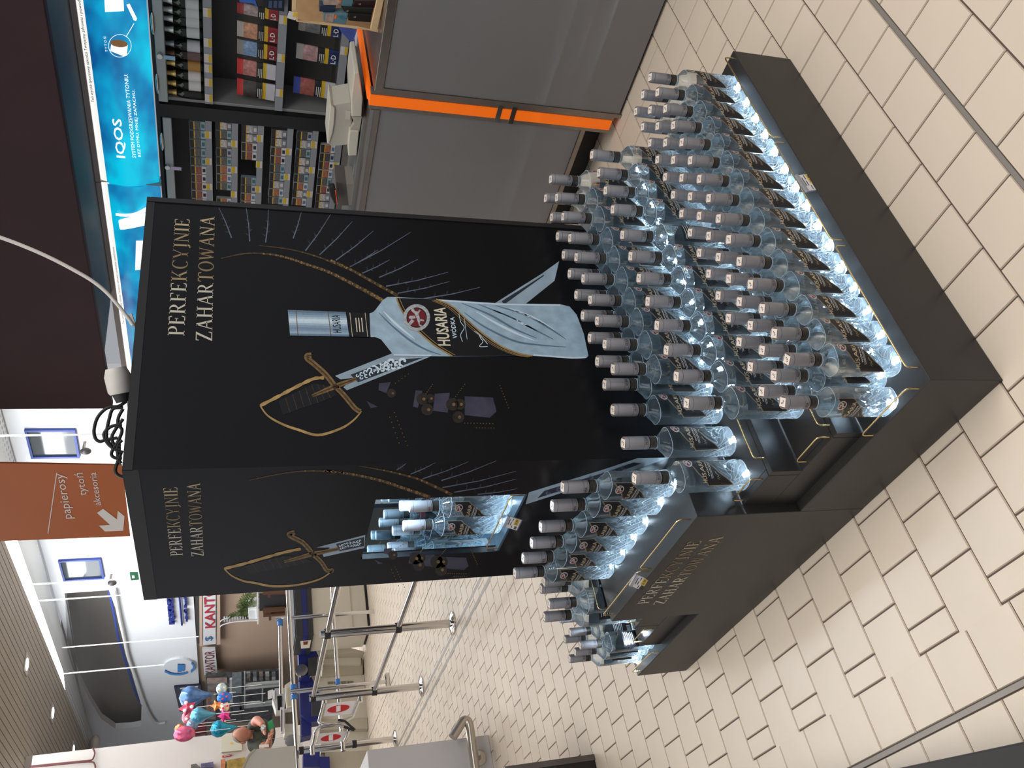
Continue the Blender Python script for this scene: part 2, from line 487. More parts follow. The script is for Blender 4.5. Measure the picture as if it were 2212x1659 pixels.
def surf(th, z, off=0.0, relief=True):
    a, b, n = sect(z); c, s = cos(th), sin(th)
    x = math.copysign(abs(c)**(2/n), c)*a; y = math.copysign(abs(s)**(2/n), s)*b
    if relief and .012 < z < .10:                   # swept flutes in the lower body
        w = min(1, (z-.012)/.02)*min(1, (.10-z)/.025)
        w2 = .5+.5*sin(9*th+z*95)
        d = -.0030*w*w2**2
        x *= 1+d/a*1.0; y *= 1+d/b*1.0
    l = math.hypot(x/(a*a), y/(b*b)) or 1
    return V3((x+off*(x/(a*a))/l, y+off*(y/(b*b))/l, z))
def glass_mat():
    m = bpy.data.materials.new('clear_glass'); m.use_nodes = True; nt = m.node_tree; N = nt.nodes; L = nt.links
    N.remove(N['Principled BSDF']); out = N['Material Output']
    tc = N.new('ShaderNodeTexCoord'); nz = N.new('ShaderNodeTexNoise'); nz.inputs['Scale'].default_value = 38
    bp = N.new('ShaderNodeBump'); bp.inputs['Strength'].default_value = .22; bp.inputs['Distance'].default_value = .002
    L.new(tc.outputs['Object'], nz.inputs['Vector']); L.new(nz.outputs['Fac'], bp.inputs['Height'])
    g = N.new('ShaderNodeBsdfGlass'); g.inputs['Color'].default_value = (.965, .992, 1, 1); g.inputs['IOR'].default_value = 1.42; g.inputs['Roughness'].default_value = .01
    L.new(bp.outputs[0], g.inputs['Normal'])
    tr = N.new('ShaderNodeBsdfTransparent'); tr.inputs['Color'].default_value = (.95, .985, 1, 1)
    df = N.new('ShaderNodeBsdfTranslucent'); df.inputs['Color'].default_value = (.82, .94, 1, 1); L.new(bp.outputs[0], df.inputs['Normal'])
    m1 = N.new('ShaderNodeMixShader'); m1.inputs[0].default_value = .20; L.new(g.outputs[0], m1.inputs[1]); L.new(tr.outputs[0], m1.inputs[2])
    m2 = N.new('ShaderNodeMixShader'); m2.inputs[0].default_value = .045; L.new(m1.outputs[0], m2.inputs[1]); L.new(df.outputs[0], m2.inputs[2])
    L.new(m2.outputs[0], out.inputs['Surface'])
    return m
GLASS = glass_mat()      # clear moulded glass: refracting, partly see-through, with translucency added for a glow from below
CAPM = M('cap_grey', (166, 164, 167), .38, metal=.55, noise=(400, .03))
RINGM = M('cap_line', (86, 74, 66), .4)
BANDM = M('neck_black', (22, 21, 22), .35)
BANDG = M('neck_print', (120, 112, 100), .5)
LABM = M('label_black', (30, 29, 32), .4, noise=(900, .1))
GOLD = M('label_gold', (208, 190, 158), .4, metal=.3)
SILV = M('label_silver', (206, 204, 202), .35, metal=.4)
REDM = M('emblem_red', (140, 34, 36), .45)
PAPER = M('seal_paper', (226, 216, 206), .7)
INK = M('seal_ink', (118, 88, 78), .7)
WHT = M('print_white', (232, 230, 226), .5)

zs = [0, .0015, .003, .006, .010]+[.010+.005*i for i in range(1, 31)]+[.163, .166, .170, .176, .1815, .1855, .189, .1905, .191, .1932, .194, .2115]
NA = 56
gb = MB()
for z in zs:
    for k in range(NA): gb.v.append(tuple(surf(2*pi*k/NA, z)))
for i in range(len(zs)-1):
    for k in range(NA):
        l = (k+1) % NA; gb.f.append((i*NA+k, i*NA+l, (i+1)*NA+l, (i+1)*NA+k)); gb.m.append(0)
gb.f.append(tuple(range(NA-1, -1, -1))); gb.m.append(0)
gb.f.append(tuple((len(zs)-1)*NA+k for k in range(NA))); gb.m.append(0)

# raised white ridges added to catch light from below and imitate glass glints
def frost_mat():
    m = bpy.data.materials.new('glint_ridge'); m.use_nodes = True; nt = m.node_tree; N = nt.nodes; L = nt.links
    N.remove(N['Principled BSDF']); out = N['Material Output']
    d = N.new('ShaderNodeBsdfDiffuse'); d.inputs['Color'].default_value = (.86, .94, 1, 1)
    t = N.new('ShaderNodeBsdfTranslucent'); t.inputs['Color'].default_value = (.86, .94, 1, 1)
    x = N.new('ShaderNodeMixShader'); x.inputs[0].default_value = .5; L.new(d.outputs[0], x.inputs[1]); L.new(t.outputs[0], x.inputs[2])
    tr = N.new('ShaderNodeBsdfTransparent'); y = N.new('ShaderNodeMixShader'); y.inputs[0].default_value = .35; L.new(x.outputs[0], y.inputs[1]); L.new(tr.outputs[0], y.inputs[2])
    L.new(y.outputs[0], out.inputs['Surface'])
    return m
RIDGE = frost_mat()
rg = MB()
for k in range(14):
    th0 = 2*pi*k/14; z0_, z1_ = .016, .060+.014*sin(2*th0+1.0)
    pts = [surf(th0-.9*((i/9)**1.4), z0_+(z1_-z0_)*(i/9), .0002) for i in range(10)]
    rg.tube(pts, [.0003+.0008*sin(pi*min(1, .12+i/9)) for i in range(10)], 4)
for z_, r_ in ((.0065, .0009), (.1655, .0005), (.1925, .0004)):
    rg.tube([surf(2*pi*k/40, z_, .0002) for k in range(40)], r_, 4, closed=True)
# label coordinates: t -1..1 across the front (front faces -y), z up
AW = radians(66)
def lab(t, z, off): return surf(-pi/2+t*AW, z, off, False)
def _s(x): x = max(0, min(1, x)); return x*x*(3-2*x)
def zt(t): q = (1-t)/2; return .161-.052*(.55*q+.45*_s(q))
def zbm(t): q = (1-t)/2; return .118-.072*(.5*q+.5*_s(q))
TW = .0315       # half length of the label on its arc, used to lay lettering
def lab_text(mb, s, t0, t1, z0, h, off, bold=0):
    vs, fs = text2d(s, bold)
    x0 = min(v[0] for v in vs); x1 = max(v[0] for v in vs); y0 = min(v[1] for v in vs); y1 = max(v[1] for v in vs)
    mb.add([lab(t0+(t1-t0)*(x-x0)/(x1-x0), z0+h*(y-y0)/(y1-y0), off) for x, y in vs], fs)
lb = MB().grid(lambda u, v: lab(-1+2*u, zbm(-1+2*u)+(zt(-1+2*u)-zbm(-1+2*u))*v, .00045), 20, 8)
tr = MB()
for fn, sg in ((zt, 1), (zbm, -1)):
    for o, w in ((.0, .0008), (-.0022*sg, .0004)):
        tr.grid(lambda u, v: lab(-1+2*u, fn(-1+2*u)+o-w*v*sg, .0006), 20, 1)
for t in (-1, 1):
    tr.grid(lambda u, v: lab(t*(1-.025*u), zbm(t)+(zt(t)-zbm(t))*v, .0006), 1, 6)
br = MB(); lab_text(br, 'HUSARIA', -.74, .70, .112, .0105, .00065, .012)
wd = MB(); lab_text(wd, 'W\u00d3DKA', -.30, .42, .1035, .0048, .00065, .01)
for i, (a, b, z) in enumerate(((-.45, .42, .0995), (-.40, .40, .0965))):
    wd.grid(lambda u, v: lab(a+(b-a)*u, z+.0008*v, .00065), 6, 1)
sg = MB()                          # signature flourish
pts = [(-.52, .080), (-.44, .086), (-.40, .079), (-.33, .085), (-.26, .081), (-.16, .086), (-.05, .088)]
for (a, b), (c, d) in zip(pts, pts[1:]): sg.add([lab(a, b, .00065), lab(c, d, .00065), lab(c, d+.0011, .00065), lab(a, b+.0011, .00065)], [(0, 1, 2, 3)])
def disc_on(mb, tc, zc, r0, r1, off, n=24):
    vs = []
    for k in range(n):
        a = 2*pi*k/n
        for r in (r0, r1): vs.append(lab(tc+r*cos(a)/TW, zc+r*sin(a), off))
    if r0 > 0: mb.add(vs, [(2*k, 2*k+1, 2*((k+1) % n)+1, 2*((k+1) % n)) for k in range(n)])
    else: mb.add(vs[1::2], [tuple(range(n))])
ET, EZ, ER = .45, .1465, .0105
em = MB(); em.mat(1); disc_on(em, ET, EZ, 0, ER*.86, .0007)
em.mat(0); disc_on(em, ET, EZ, ER*.80, ER, .0008)
HORSE = [[(-.75, -.25), (-.2, -.05), (.35, .2), (.62, .55), (.8, .5), (.86, .28), (.6, .2), (.55, -.05), (.2, -.25), (-.3, -.35)],
         [(-.75, -.25), (-.55, -.2), (-.75, -.6), (-.9, -.62)], [(-.3, -.3), (-.1, -.28), (-.2, -.7), (-.35, -.72)],
         [(.3, -.15), (.5, -.05), (.75, -.3), (.65, -.4)], [(-.05, .1), (.18, .2), (.15, .7), (-.05, .78), (-.15, .55)],
         [(-.15, .5), (-.55, .85), (-.7, .6), (-.3, .2)]]
for pl in HORSE: em.poly([lab(ET+x*ER*.9/TW, EZ+y*ER*.9, .0009) for x, y in pl])
bk = MB().grid(lambda u, v: surf(pi/2+radians(52)*(2*u-1), .045+.075*v, .00045, False), 14, 6)
bt = MB()
for i in range(6):
    z = .112-.0062*i; L = (.8, .7, .75, .5, .72, .6)[i]
    bt.grid(lambda u, v: surf(pi/2+radians(46)*(L*(1-2*u)), z+.0016*v, .0007, False), 6, 1)
for i in range(13):                # bar code
    a = radians(-30+i*3.1+(i*7 % 3)*.6)
    bt.grid(lambda u, v: surf(pi/2+a+radians(1.1)*u, .050+.014*v, .0007, False), 1, 1)

cp = MB().lathe([(.0140, .2115), (.0147, .212), (.0147, .2685), (.0139, .270), (.0132, .2695), (.0, .2695)], 32, cap1=False)
cp.mat(2); cp.lathe([(.0131, .26955), (.0, .26957)], 24, cap0=False, cap1=False); cp.mat(1)
for z in (.2150, .2245, .2610):
    cp.lathe([(.01485, z), (.01485, z+.0007)], 32, cap0=False, cap1=False)
def cap_text(mb, s, a0, a1, z0, h, r):
    vs, fs = text2d(s, .01)
    x0 = min(v[0] for v in vs); x1 = max(v[0] for v in vs); y0 = min(v[1] for v in vs); y1 = max(v[1] for v in vs)
    out = []
    for x, y in vs:
        a = -pi/2+a0+(a1-a0)*(x-x0)/(x1-x0); out.append((r*cos(a), r*sin(a), z0+h*(y-y0)/(y1-y0)))
    mb.add(out, fs)
ct = MB()
for sh in (0, pi): cap_text(ct, 'HUSARIA', -.85+sh, .85+sh, .2168, .0062, .0149)
sl = MB().slab([(-.0135, 0, .2697), (0, -.0135, .2697), (.0135, 0, .2697), (0, .0135, .2697)], (0, 0, 1), .0006)
sl.mat(1)
for (x, y) in ((-.004, -.002), (0, -.0035), (.004, -.002)): sl.box(x-.0012, x+.0012, y, y+.004, .2702, .27045)
nb = MB().lathe([(.0128, .1942), (.01435, .1945), (.01435, .2105), (.0128, .2108)], 32, cap0=False, cap1=False)
nb.mat(1)
for z in (.1962, .1990, .2018, .2046, .2074): nb.lathe([(.01445, z), (.01445, z+.0006)], 32, cap0=False, cap1=False)

def make_bottle(loc, rotz, label, group):
    t = thing('vodka_bottle', label, 'bottle', loc, rotz, group)
    def P(mb, name, mats, par=None, smooth=None, label=None):
        return mb.build(name, mats, par or t, smooth=smooth, local=True, label=label)
    P(gb, 'glass_body', GLASS, smooth=40); P(rg, 'moulding', RIDGE, smooth=60)
    c = P(cp, 'cap', [CAPM, RINGM, M('cap_copper', (112, 84, 66), .45)], smooth=40, label='grey screw cap')
    P(ct, 'lettering', BANDM, c); P(sl, 'seal', [PAPER, INK], c, label='paper seal on top of cap')
    P(nb, 'neck_band', [BANDM, BANDG], smooth=40)
    l = P(lb, 'label', LABM, smooth=60, label='black slanted label')
    P(tr, 'trim', GOLD, l); P(br, 'lettering', GOLD, l); P(wd, 'lettering', WHT, l); P(sg, 'signature', GOLD, l)
    P(em, 'emblem', [SILV, REDM], l, label='round silver and red emblem')
    b = P(bk, 'back_label', LABM, smooth=60); P(bt, 'print', WHT, b)
    return t
proto = None
ledm = MB().lathe([(.0, .0), (.006, .0), (.006, .0012), (.0, .0012)], 20, cap0=False, cap1=False).mesh('led_spot', LED)
def led(x, y, z):
    o = bpy.data.objects.new('led_spot', ledm); COL.objects.link(o); o.parent = ds; o.location = (x, y, z-.0004)
def bottle(x, y, z, label, group, rot=0.0, scale=1.0, light=True):
    global proto
    j = random.uniform(-.025, .025)
    if proto is None:
        proto = make_bottle((x, y, z+.0016), rot+j, label, group); o = proto
    else:
        o = copy_tree(proto)
        o.location = (x, y, z+.0016); o.rotation_euler = (0, 0, rot+j); o['label'] = label; o['group'] = group
    o.scale = (scale,)*3
    if light: led(x, y, z)
    return o
S7 = 1.105          # the larger 0.7 l size
G1, G2, G3 = 'small bottles on the lowest tier', 'large bottles on the middle tier', 'large bottles on the top tier'
for r, y in enumerate((.057, .1125, .168)):
    for i in range(15):
        x = .0955+.0719*i+(.0025 if i == 0 and r else 0)
        rot = radians(-14) if (r == 0 and i == 0) else 0
        bottle(x+random.uniform(-.0004, .0004), y+random.uniform(-.0003, .0003), ZB,
               'clear vodka bottle, %s row of lowest tier, %s from the near corner' % (('front', 'middle', 'rear')[r], ORD[i]), G1, rot)
bottle(.0345, .122, ZB, 'clear vodka bottle turned sideways at the near corner behind short brass wire', G1, radians(-90), 1.0)
for i, x in enumerate((.163, .241, .321, .400, .480, .561, .641, .722, .823, .902, .978, 1.059)):
    bottle(x, .297, Z2, ('large vodka bottle turned back to front on middle tier, %s from the left' if i == 7 else
           'large vodka bottle in single row on middle tier, %s from the left') % ORD[i], G2, pi if i == 7 else 0, S7)
for i, x in enumerate((.362, .443, .523, .598, .677, .759, .836, .925, 1.008, 1.091)):
    bottle(x, .4205, Z3, 'large vodka bottle in front row of top tier, %s from the left' % ORD[i], G3, 0, S7)
for i, x in enumerate((.081, .181, .281, .362, .438, .519, .599, .676, .758, .834, .912, .994, 1.080)):
    bottle(x, .484, Z3, ('large vodka bottle standing free on top tier, %s from the column corner' if i < 2 else
           'large vodka bottle in rear row of top tier, %s from the left') % ORD[i], G3, 0, S7, True)
for i, y in enumerate((.592, .681, .788, .877, .966, 1.058)):
    bottle(.128, y, ZBX, 'large vodka bottle on the left box shelf, %s from the near side' % ORD[i], 'large bottles on the left box shelf', -pi/2, S7)
# far side of the stand, seen from behind
for i, (x, y, z, s) in enumerate(((.155, 1.238, Z3, S7), (.088, 1.200, Z3, S7), (.074, 1.262, Z3, S7), (.16, 1.20, Z3, S7), (.235, 1.225, Z3, S7))):
    bottle(x, y, z, 'large vodka bottle seen from behind on far top tier, %s of its group' % ORD[i], 'bottles on the far side tiers', pi, s)
for i, (x, y) in enumerate(((.062, 1.470), (.062, 1.527), (.062, 1.588), (.132, 1.530), (.132, 1.590), (.205, 1.59), (.205, 1.53))):
    bottle(x, y+.03, ZB, 'small vodka bottle seen from behind on far lowest tier, %s of its group' % ORD[i], 'bottles on the far side tiers', pi, .97)
led(.045, 1.40, Z2); led(.04, 1.655, ZB)
# niche
for i, (x, y) in enumerate(((.218, .815), (.218, .915), (.262, .735), (.285, .825), (.285, .925))):
    bottle(x, y, NZ0+.006, 'small vodka bottle inside the lit niche, %s' % ('front right', 'front left', 'rear right', 'rear middle', 'rear left')[i],
           'small bottles in the mirror niche', -pi/2+.1, 1.0, i < 3)
# ---------------------------------------------------------------- print on the column and the box (flat print, laid on the panels)
ICE = M('print_ice', (158, 182, 198), .45, noise=(30, .16))
ICED = M('print_ice_groove', (96, 120, 140), .45)
ICEL = M('print_ice_light', (206, 224, 236), .45)
PBLK = M('print_black', (16, 17, 20), .4, noise=(300, .2))
PGOLD = M('print_gold', (118, 92, 56), .42, noise=(90, .45))
PGOLDL = M('print_gold_light', (164, 134, 84), .42, noise=(40, .25))
PGOLDD = M('print_gold_dark', (70, 54, 34), .42, noise=(160, .6))
STEEL = M('print_steel', (150, 168, 182), .45, noise=(14, .2))
STEELD = M('print_steel_dark', (40, 46, 58), .45)
SLATE = M('print_slate', (92, 99, 116), .45, noise=(40, .3))
SLATED = M('print_slate_dark', (38, 41, 50), .45, noise=(25, .35))
PLUM = M('print_plum', (62, 60, 76), .45, noise=(22, .3))
CREAM = M('print_cream', (222, 212, 188), .45)
PRED = M('print_red', (112, 26, 34), .45)
TIT = [M('title_%d' % k, c, .42, metal=.15) for k, c in enumerate(((200, 192, 174), (182, 164, 132), (156, 136, 104), (132, 112, 84)))]
def P_right(o): return lambda x, y: ony(x, y, CY0-o)
def P_left(o): return lambda x, y: onx(x, y, CX0-o)
def P_box(o): return lambda x, y: onx(x, y, -.0008-o)
def zz(x0, y0, s=3.95): return lambda l: [(x0+a/s, y0+b/s) for a, b in l]
def pstroke(mb, P, pts, w):
    n = len(pts); ww = w if isinstance(w, (list, tuple)) else [w]*n
    L, R = [], []
    for i, p in enumerate(pts):
        a = pts[max(0, i-1)]; b = pts[min(n-1, i+1)]; dx, dy = b[0]-a[0], b[1]-a[1]; l = math.hypot(dx, dy) or 1
        nx, ny = -dy/l*ww[i]/2, dx/l*ww[i]/2
        L.append(P(p[0]+nx, p[1]+ny)); R.append(P(p[0]-nx, p[1]-ny))
    mb.add(L+R, [(i, i+1, n+i+1, n+i) for i in range(n-1)])
def ppoly(mb, P, pts): mb.poly([P(*p) for p in pts])
def pdisc(mb, P, c, r, n=14): mb.poly([P(c[0]+r*cos(2*pi*k/n), c[1]+r*sin(2*pi*k/n)) for k in range(n)])
def smooth_pts(pts, n=6):       # Catmull-Rom through pixel points
    out = []
    for i in range(len(pts)-1):
        p0 = pts[max(0, i-1)]; p1 = pts[i]; p2 = pts[i+1]; p3 = pts[min(len(pts)-1, i+2)]
        for k in range(n):
            t = k/n
            out.append(tuple(.5*((2*p1[c])+(-p0[c]+p2[c])*t+(2*p0[c]-5*p1[c]+4*p2[c]-p3[c])*t*t+(-p0[c]+3*p1[c]-3*p2[c]+p3[c])*t**3) for c in (0, 1)))
    return out+[pts[-1]]

def title(name, P, l1, l2):
    """l = (x_base0, y0, x_top0, x_base1, y1, x_top1) in picture units; lettering lies on the panel plane"""
    for s, (xb0, y0, xt0, xb1, y1, xt1) in (('PERFEKCYJNIE', l1), ('ZAHARTOWANA', l2)):
        mb = MB(); A, B, Tp = P(xb0, y0), P(xb1, y1), P(xt0, y0)
        R = (B-A); R.z = 0; wd = R.length; R.normalize()
        A = V3((A.x, A.y, (A.z+B.z)/2)); h = ((Tp.z-P(xb0, y0).z)+(P(xt1, y1).z-B.z))/2
        n = len(s)
        def put(i, polys):
            f = abs(i/(n-1)-.62); mb.mat(0 if i < n*.38 else (1 if f > .25 else (2 if f > .1 else 3)))
            for q in polys: mb.poly(q)
        serif_text(s, A, R, (0, 0, 1), wd, h, put)
        mb.build(name, TIT, ds)
title('title_lettering', P_right(.0006), (399, 725, 363, 409.5, 472, 377), (458.5, 737, 423, 463.5, 468, 432))
title('title_lettering', P_left(.0006), (395, 1199.5, 369, 383, 1051, 351), (441, 1200.5, 414, 432, 1043, 403))
title('title_lettering', P_box(.0006), (1402, 1303, 1380, 1517, 1167, 1487), (1437, 1304, 1415, 1561, 1159, 1535))

def sabre(P0, hilt, blade, inset, extra=None):
    """one printed sabre: blade, engraved field, ornaments, guard and grip"""
    P = P_right if P0 == 'R' else P_left
    m = MB()
    m.mat(0); ppoly(m, P(.0004), blade)
    if extra:
        me_ = MB(); ppoly(me_, P(.0004), extra); me_.build('printed_blade_tip', STEEL, ds)
    m.mat(1); ppoly(m, P(.0006), inset)
    # scrolled ornaments in the engraved field
    a, b, c, d = inset
    m.mat(2)
    for k in range(9):
        t = .1+.85*k/9
        q0 = (a[0]+(b[0]-a[0])*t, a[1]+(b[1]-a[1])*t); q1 = (d[0]+(c[0]-d[0])*t, d[1]+(c[1]-d[1])*t)
        for s in (.3, .66):
            cx, cy = q0[0]+(q1[0]-q0[0])*s, q0[1]+(q1[1]-q0[1])*s
            r = .16*math.hypot(q1[0]-q0[0], q1[1]-q0[1])
            sp = [(cx+r*(1-.12*j)*cos(j*.8+k), cy+r*(1-.12*j)*sin(j*.8+k)) for j in range(7)]
            pstroke(m, P(.0008), sp, r*.5)
    q, lg1, lg2, lower, bow, edge, grip = hilt
    m.mat(6); ppoly(m, P(.0005), grip)
    m.mat(5)
    n = len(grip)//2
    for k in range(1, 8):
        t = k/8
        def lerp(pl): i = t*(len(pl)-1); j = int(i); f = i-j; j2 = min(j+1, len(pl)-1); return (pl[j][0]+(pl[j2][0]-pl[j][0])*f, pl[j][1]+(pl[j2][1]-pl[j][1])*f)
        pstroke(m, P(.0006), [lerp(grip[:n]), lerp(grip[n:][::-1])], 1.1)
    m.mat(3)
    sc = .86 if P0 == 'L' else 1
    pstroke(m, P(.0007), smooth_pts(q), 12*sc); pstroke(m, P(.0007), lg1, [12*sc, 7*sc]); pstroke(m, P(.0007), lg2, [12*sc, 6*sc])
    pstroke(m, P(.0007), smooth_pts(lower), 11*sc)
    m.mat(4)
    bw = smooth_pts(bow); pstroke(m, P(.0007), bw, [(4+5*sin(pi*i/(len(bw)-1)))*sc*.62 for i in range(len(bw))])
    eg = smooth_pts(edge); pstroke(m, P(.0008), eg, [(5+3*abs(sin(i*.9)))*sc for i in range(len(eg))])
    m.mat(5)
    for pl, w in ((smooth_pts(q), 3), (lg1, 2.5), (lg2, 2.5), (smooth_pts(lower), 3)): pstroke(m, P(.0009), pl, w*sc)
    pdisc(m, P(.0009), q[0], 5*sc)
    return m.build('printed_sabre', [STEEL, STEELD, ICEL, PGOLD, PGOLDL, PGOLDD, PBLK], ds)
Z = zz(500, 560)
sabre('R', (Z([(885, 1085), (800, 980), (700, 890), (652, 852), (645, 825), (682, 820)]), Z([(885, 1085), (1065, 1020)]), Z([(885, 1085), (688, 1166)]),
            Z([(885, 1085), (960, 1160), (1050, 1268), (1100, 1300)]), Z([(1110, 1296), (1040, 1375), (930, 1445), (740, 1500), (570, 1455), (430, 1405), (310, 1335), (245, 1250)]),
            Z([(245, 1250), (400, 1170), (560, 1085), (700, 1020), (790, 1012)]), Z([(400, 1210), (560, 1130), (700, 1060), (830, 1080), (900, 1160), (760, 1220), (600, 1270), (440, 1330)])),
      Z([(885, 995), (1370, 803), (1700, 830), (985, 1118), (955, 1092), (1040, 1012), (930, 1025)]), Z([(1015, 985), (1330, 868), (1640, 838), (1080, 1050)]),
      zz(780, 480)([(1140, 692), (1540, 440), (1690, 332), (1650, 500), (1400, 700)]))
m = MB(); pstroke(m, P_right(.0006), zz(780, 480)([(1210, 688), (1400, 560), (1560, 452)]), [9, 5, 2]); m.build('printed_sabre_groove', STEELD, ds)
Z = zz(260, 960)
sabre('L', (Z([(1640, 932), (1560, 840), (1468, 792), (1440, 765), (1488, 750)]), Z([(1640, 935), (1872, 890)]), Z([(1640, 935), (1398, 1002)]),
            Z([(1640, 935), (1715, 1005), (1765, 1075), (1815, 1072)]), Z([(1820, 1070), (1700, 1150), (1500, 1200), (1300, 1210), (1150, 1182), (1050, 1165), (950, 1120), (885, 1060)]),
            Z([(885, 1060), (1050, 1020), (1250, 962), (1400, 920), (1540, 892)]), Z([(1050, 1040), (1250, 985), (1400, 950), (1560, 960), (1640, 1000), (1450, 1040), (1300, 1070), (1100, 1100)])),
      Z([(1672, 880), (2090, 772), (2082, 884), (1735, 960), (1725, 935), (1790, 880)]), Z([(1840, 850), (2080, 790), (2080, 868), (1870, 912)]))
m = MB(); Z = zz(1100, 880)
m.mat(0); ppoly(m, P_left(.0004), Z([(168, 725), (830, 522), (1100, 432), (1372, 428), (1150, 505), (140, 828)]))
m.mat(1); ppoly(m, P_left(.0006), Z([(300, 712), (800, 560), (1060, 470), (1130, 478), (820, 592), (240, 775)]))
m.mat(2)
for k in range(8):
    cx, cy = 330+k*92, 728-k*31
    pstroke(m, P_left(.0008), Z([(cx+22*(1-.1*j)*cos(j*.8+k), cy+18*(1-.1*j)*sin(j*.8+k)) for j in range(7)]), 3)
m.build('printed_sabre', [STEEL, STEELD, SLATE], ds)

# bottle picture on the broad face
A, B = zz(500, 560), zz(780, 480)
m = MB(); Pr = P_right
m.mat(0)
body = A([(1178, 462), (1210, 450), (1230, 430), (1290, 350), (1330, 322), (1390, 322)])+B([(700, 660), (1150, 690), (1700, 700), (1780, 720), (1840, 790), (1900, 950), (1940, 1140), (1920, 1160), (1800, 1165), (1460, 1140), (780, 1145), (280, 1140), (250, 1100), (170, 1000), (120, 980), (80, 980)])
ppoly(m, Pr(.0012), body)
m.mat(2)
pstroke(m, Pr(.0015), smooth_pts(B([(300, 650), (700, 668), (1150, 698), (1700, 708)])), 3)
pstroke(m, Pr(.0015), smooth_pts(B([(280, 1132), (600, 1136)])), 3); pstroke(m, Pr(.0015), smooth_pts(B([(1470, 1132), (1800, 1157), (1920, 1152)])), 3)
m.mat(1)
for c in ([(860, 690), (1100, 790), (1300, 905), (1500, 990)], [(1000, 700), (1250, 800), (1450, 900), (1640, 1000)], [(1150, 712), (1400, 790), (1600, 900), (1750, 1000)],
          [(880, 770), (1050, 890), (1300, 1010), (1500, 1045), (1750, 1065)], [(150, 770), (260, 880), (420, 1010), (560, 1090), (680, 1130)]):
    c = smooth_pts(B(c)); n = len(c); pstroke(m, Pr(.0015), c, [1+3.2*sin(pi*i/(n-1)) for i in range(n)])
m.mat(2)
for c in ([(980, 760), (1150, 860), (1330, 950), (1480, 1010)], [(1120, 745), (1330, 840), (1500, 930)], [(1270, 735), (1480, 820), (1650, 920)], [(190, 760), (300, 870), (460, 1000)]):
    c = smooth_pts(B(c)); n = len(c); pstroke(m, Pr(.0015), c, [1+4*sin(pi*i/(n-1)) for i in range(n)])
pb = m.build('printed_bottle', [ICE, ICED, ICEL], ds)
m = MB(); m.mat(0)
ppoly(m, Pr(.0012), A([(480, 432), (975, 450), (1005, 660), (500, 650)]))
GRAD = [(96, 118, 138), (118, 142, 162), (140, 164, 184), (170, 192, 208), (204, 222, 232), (196, 214, 226), (160, 182, 200), (134, 158, 178), (118, 142, 164), (130, 154, 174), (150, 172, 190), (104, 128, 148)]
GM = [M('print_cap_%d' % k, c, .45, noise=(160, .06)) for k, c in enumerate(GRAD)]
for k in range(12):
    m.mat(6+k); f0, f1 = k/12, (k+1)/12
    ppoly(m, Pr(.0014), A([(480+20*f0, 432+218*f0), (975+30*f0, 450+210*f0), (975+30*f1, 450+210*f1), (480+20*f1, 432+218*f1)]))
m.mat(3); pstroke(m, Pr(.0016), A([(550, 438), (568, 652)]), 1.6); pstroke(m, Pr(.0016), A([(825, 446), (848, 655)]), 1.6)
m.mat(4); ppoly(m, Pr(.0013), A([(985, 452), (1165, 462), (1188, 664), (1008, 660)]))
m.mat(5)
for q in ((1010, 1032), (1140, 1162)): pstroke(m, Pr(.0015), A([(q[0], 456), (q[1], 661)]), 1)
for q in (1060, 1085, 1110): pstroke(m, Pr(.0015), A([(q, 500), (q+12, 620)]), 2)
m.mat(4)
put_text(m, 'HUSARIA', Pr(.0016)(500+940/3.95, 560+628/3.95), (1, 0, 0), (0, 0, 1), height=.021, width=.060, bold=.01)
m.build('printed_cap', [ICE, ICED, ICEL, PGOLD, PBLK, CREAM]+GM, pb)
top = [(300, 645), (340, 740), (420, 860), (520, 960), (640, 1060), (780, 1142)]
low = [(640, 657), (780, 720), (900, 830), (1050, 960), (1200, 1060), (1350, 1120), (1460, 1140)]
m = MB(); m.mat(0)
tp, lo = smooth_pts(B(top)), smooth_pts(B(low), 5)
n = len(tp)
for i in range(n-1):
    j0 = int(i/(n-1)*(len(lo)-1)); j1 = int((i+1)/(n-1)*(len(lo)-1))
    m.poly([Pr(.0018)(*tp[i]), Pr(.0018)(*tp[i+1]), Pr(.0018)(*lo[j1]), Pr(.0018)(*lo[j0])])
m.mat(1); pstroke(m, Pr(.0020), tp, 3.2); pstroke(m, Pr(.0020), [(x+6, y-2) for x, y in tp], 1.2)
pstroke(m, Pr(.0020), lo, 3); pstroke(m, Pr(.0020), [(x-5, y+2) for x, y in lo], 1.2); pstroke(m, Pr(.0020), [(x-9, y+3) for x, y in lo], .8)
m.mat(2)
p0, p1 = Pr(.0021)(974, 747), Pr(.0021)(962.5, 664)
R = V3((p1.x-p0.x, 0, p1.z-p0.z)); w = R.length; R.normalize(); U = V3((-R.z, 0, R.x))
put_text(m, 'HUSARIA', p0, R, (0, 0, 1), width=w, height=.0335, bold=.02)
p0, p1 = Pr(.0021)(988, 731), Pr(.0021)(979, 685)
m.mat(3); put_text(m, 'W\u00d3DKA', p0, R, (0, 0, 1), width=(p1-p0).length, height=.0155, bold=.01)
pstroke(m, Pr(.0021), smooth_pts(B([(865, 1020), (850, 960), (880, 900), (850, 850), (835, 780)])), 1.2)
pstroke(m, Pr(.0021), smooth_pts(B([(905, 1000), (880, 820)])), 1.0)
pstroke(m, Pr(.0021), smooth_pts(B([(1080, 1060), (1010, 1060), (1040, 1020), (1020, 990), (1000, 950), (965, 930), (1010, 960), (1080, 1040)])), 1.3)
m.build('printed_label', [PBLK, PGOLDL, CREAM, ICEL], pb)
m = MB(); c = (900, 686)
m.mat(0); pdisc(m, Pr(.0022), c, 29, 28); m.mat(1); pdisc(m, Pr(.0023), c, 22, 28)
m.mat(2); pdisc(m, Pr(.0024), c, 20, 28); m.mat(0)
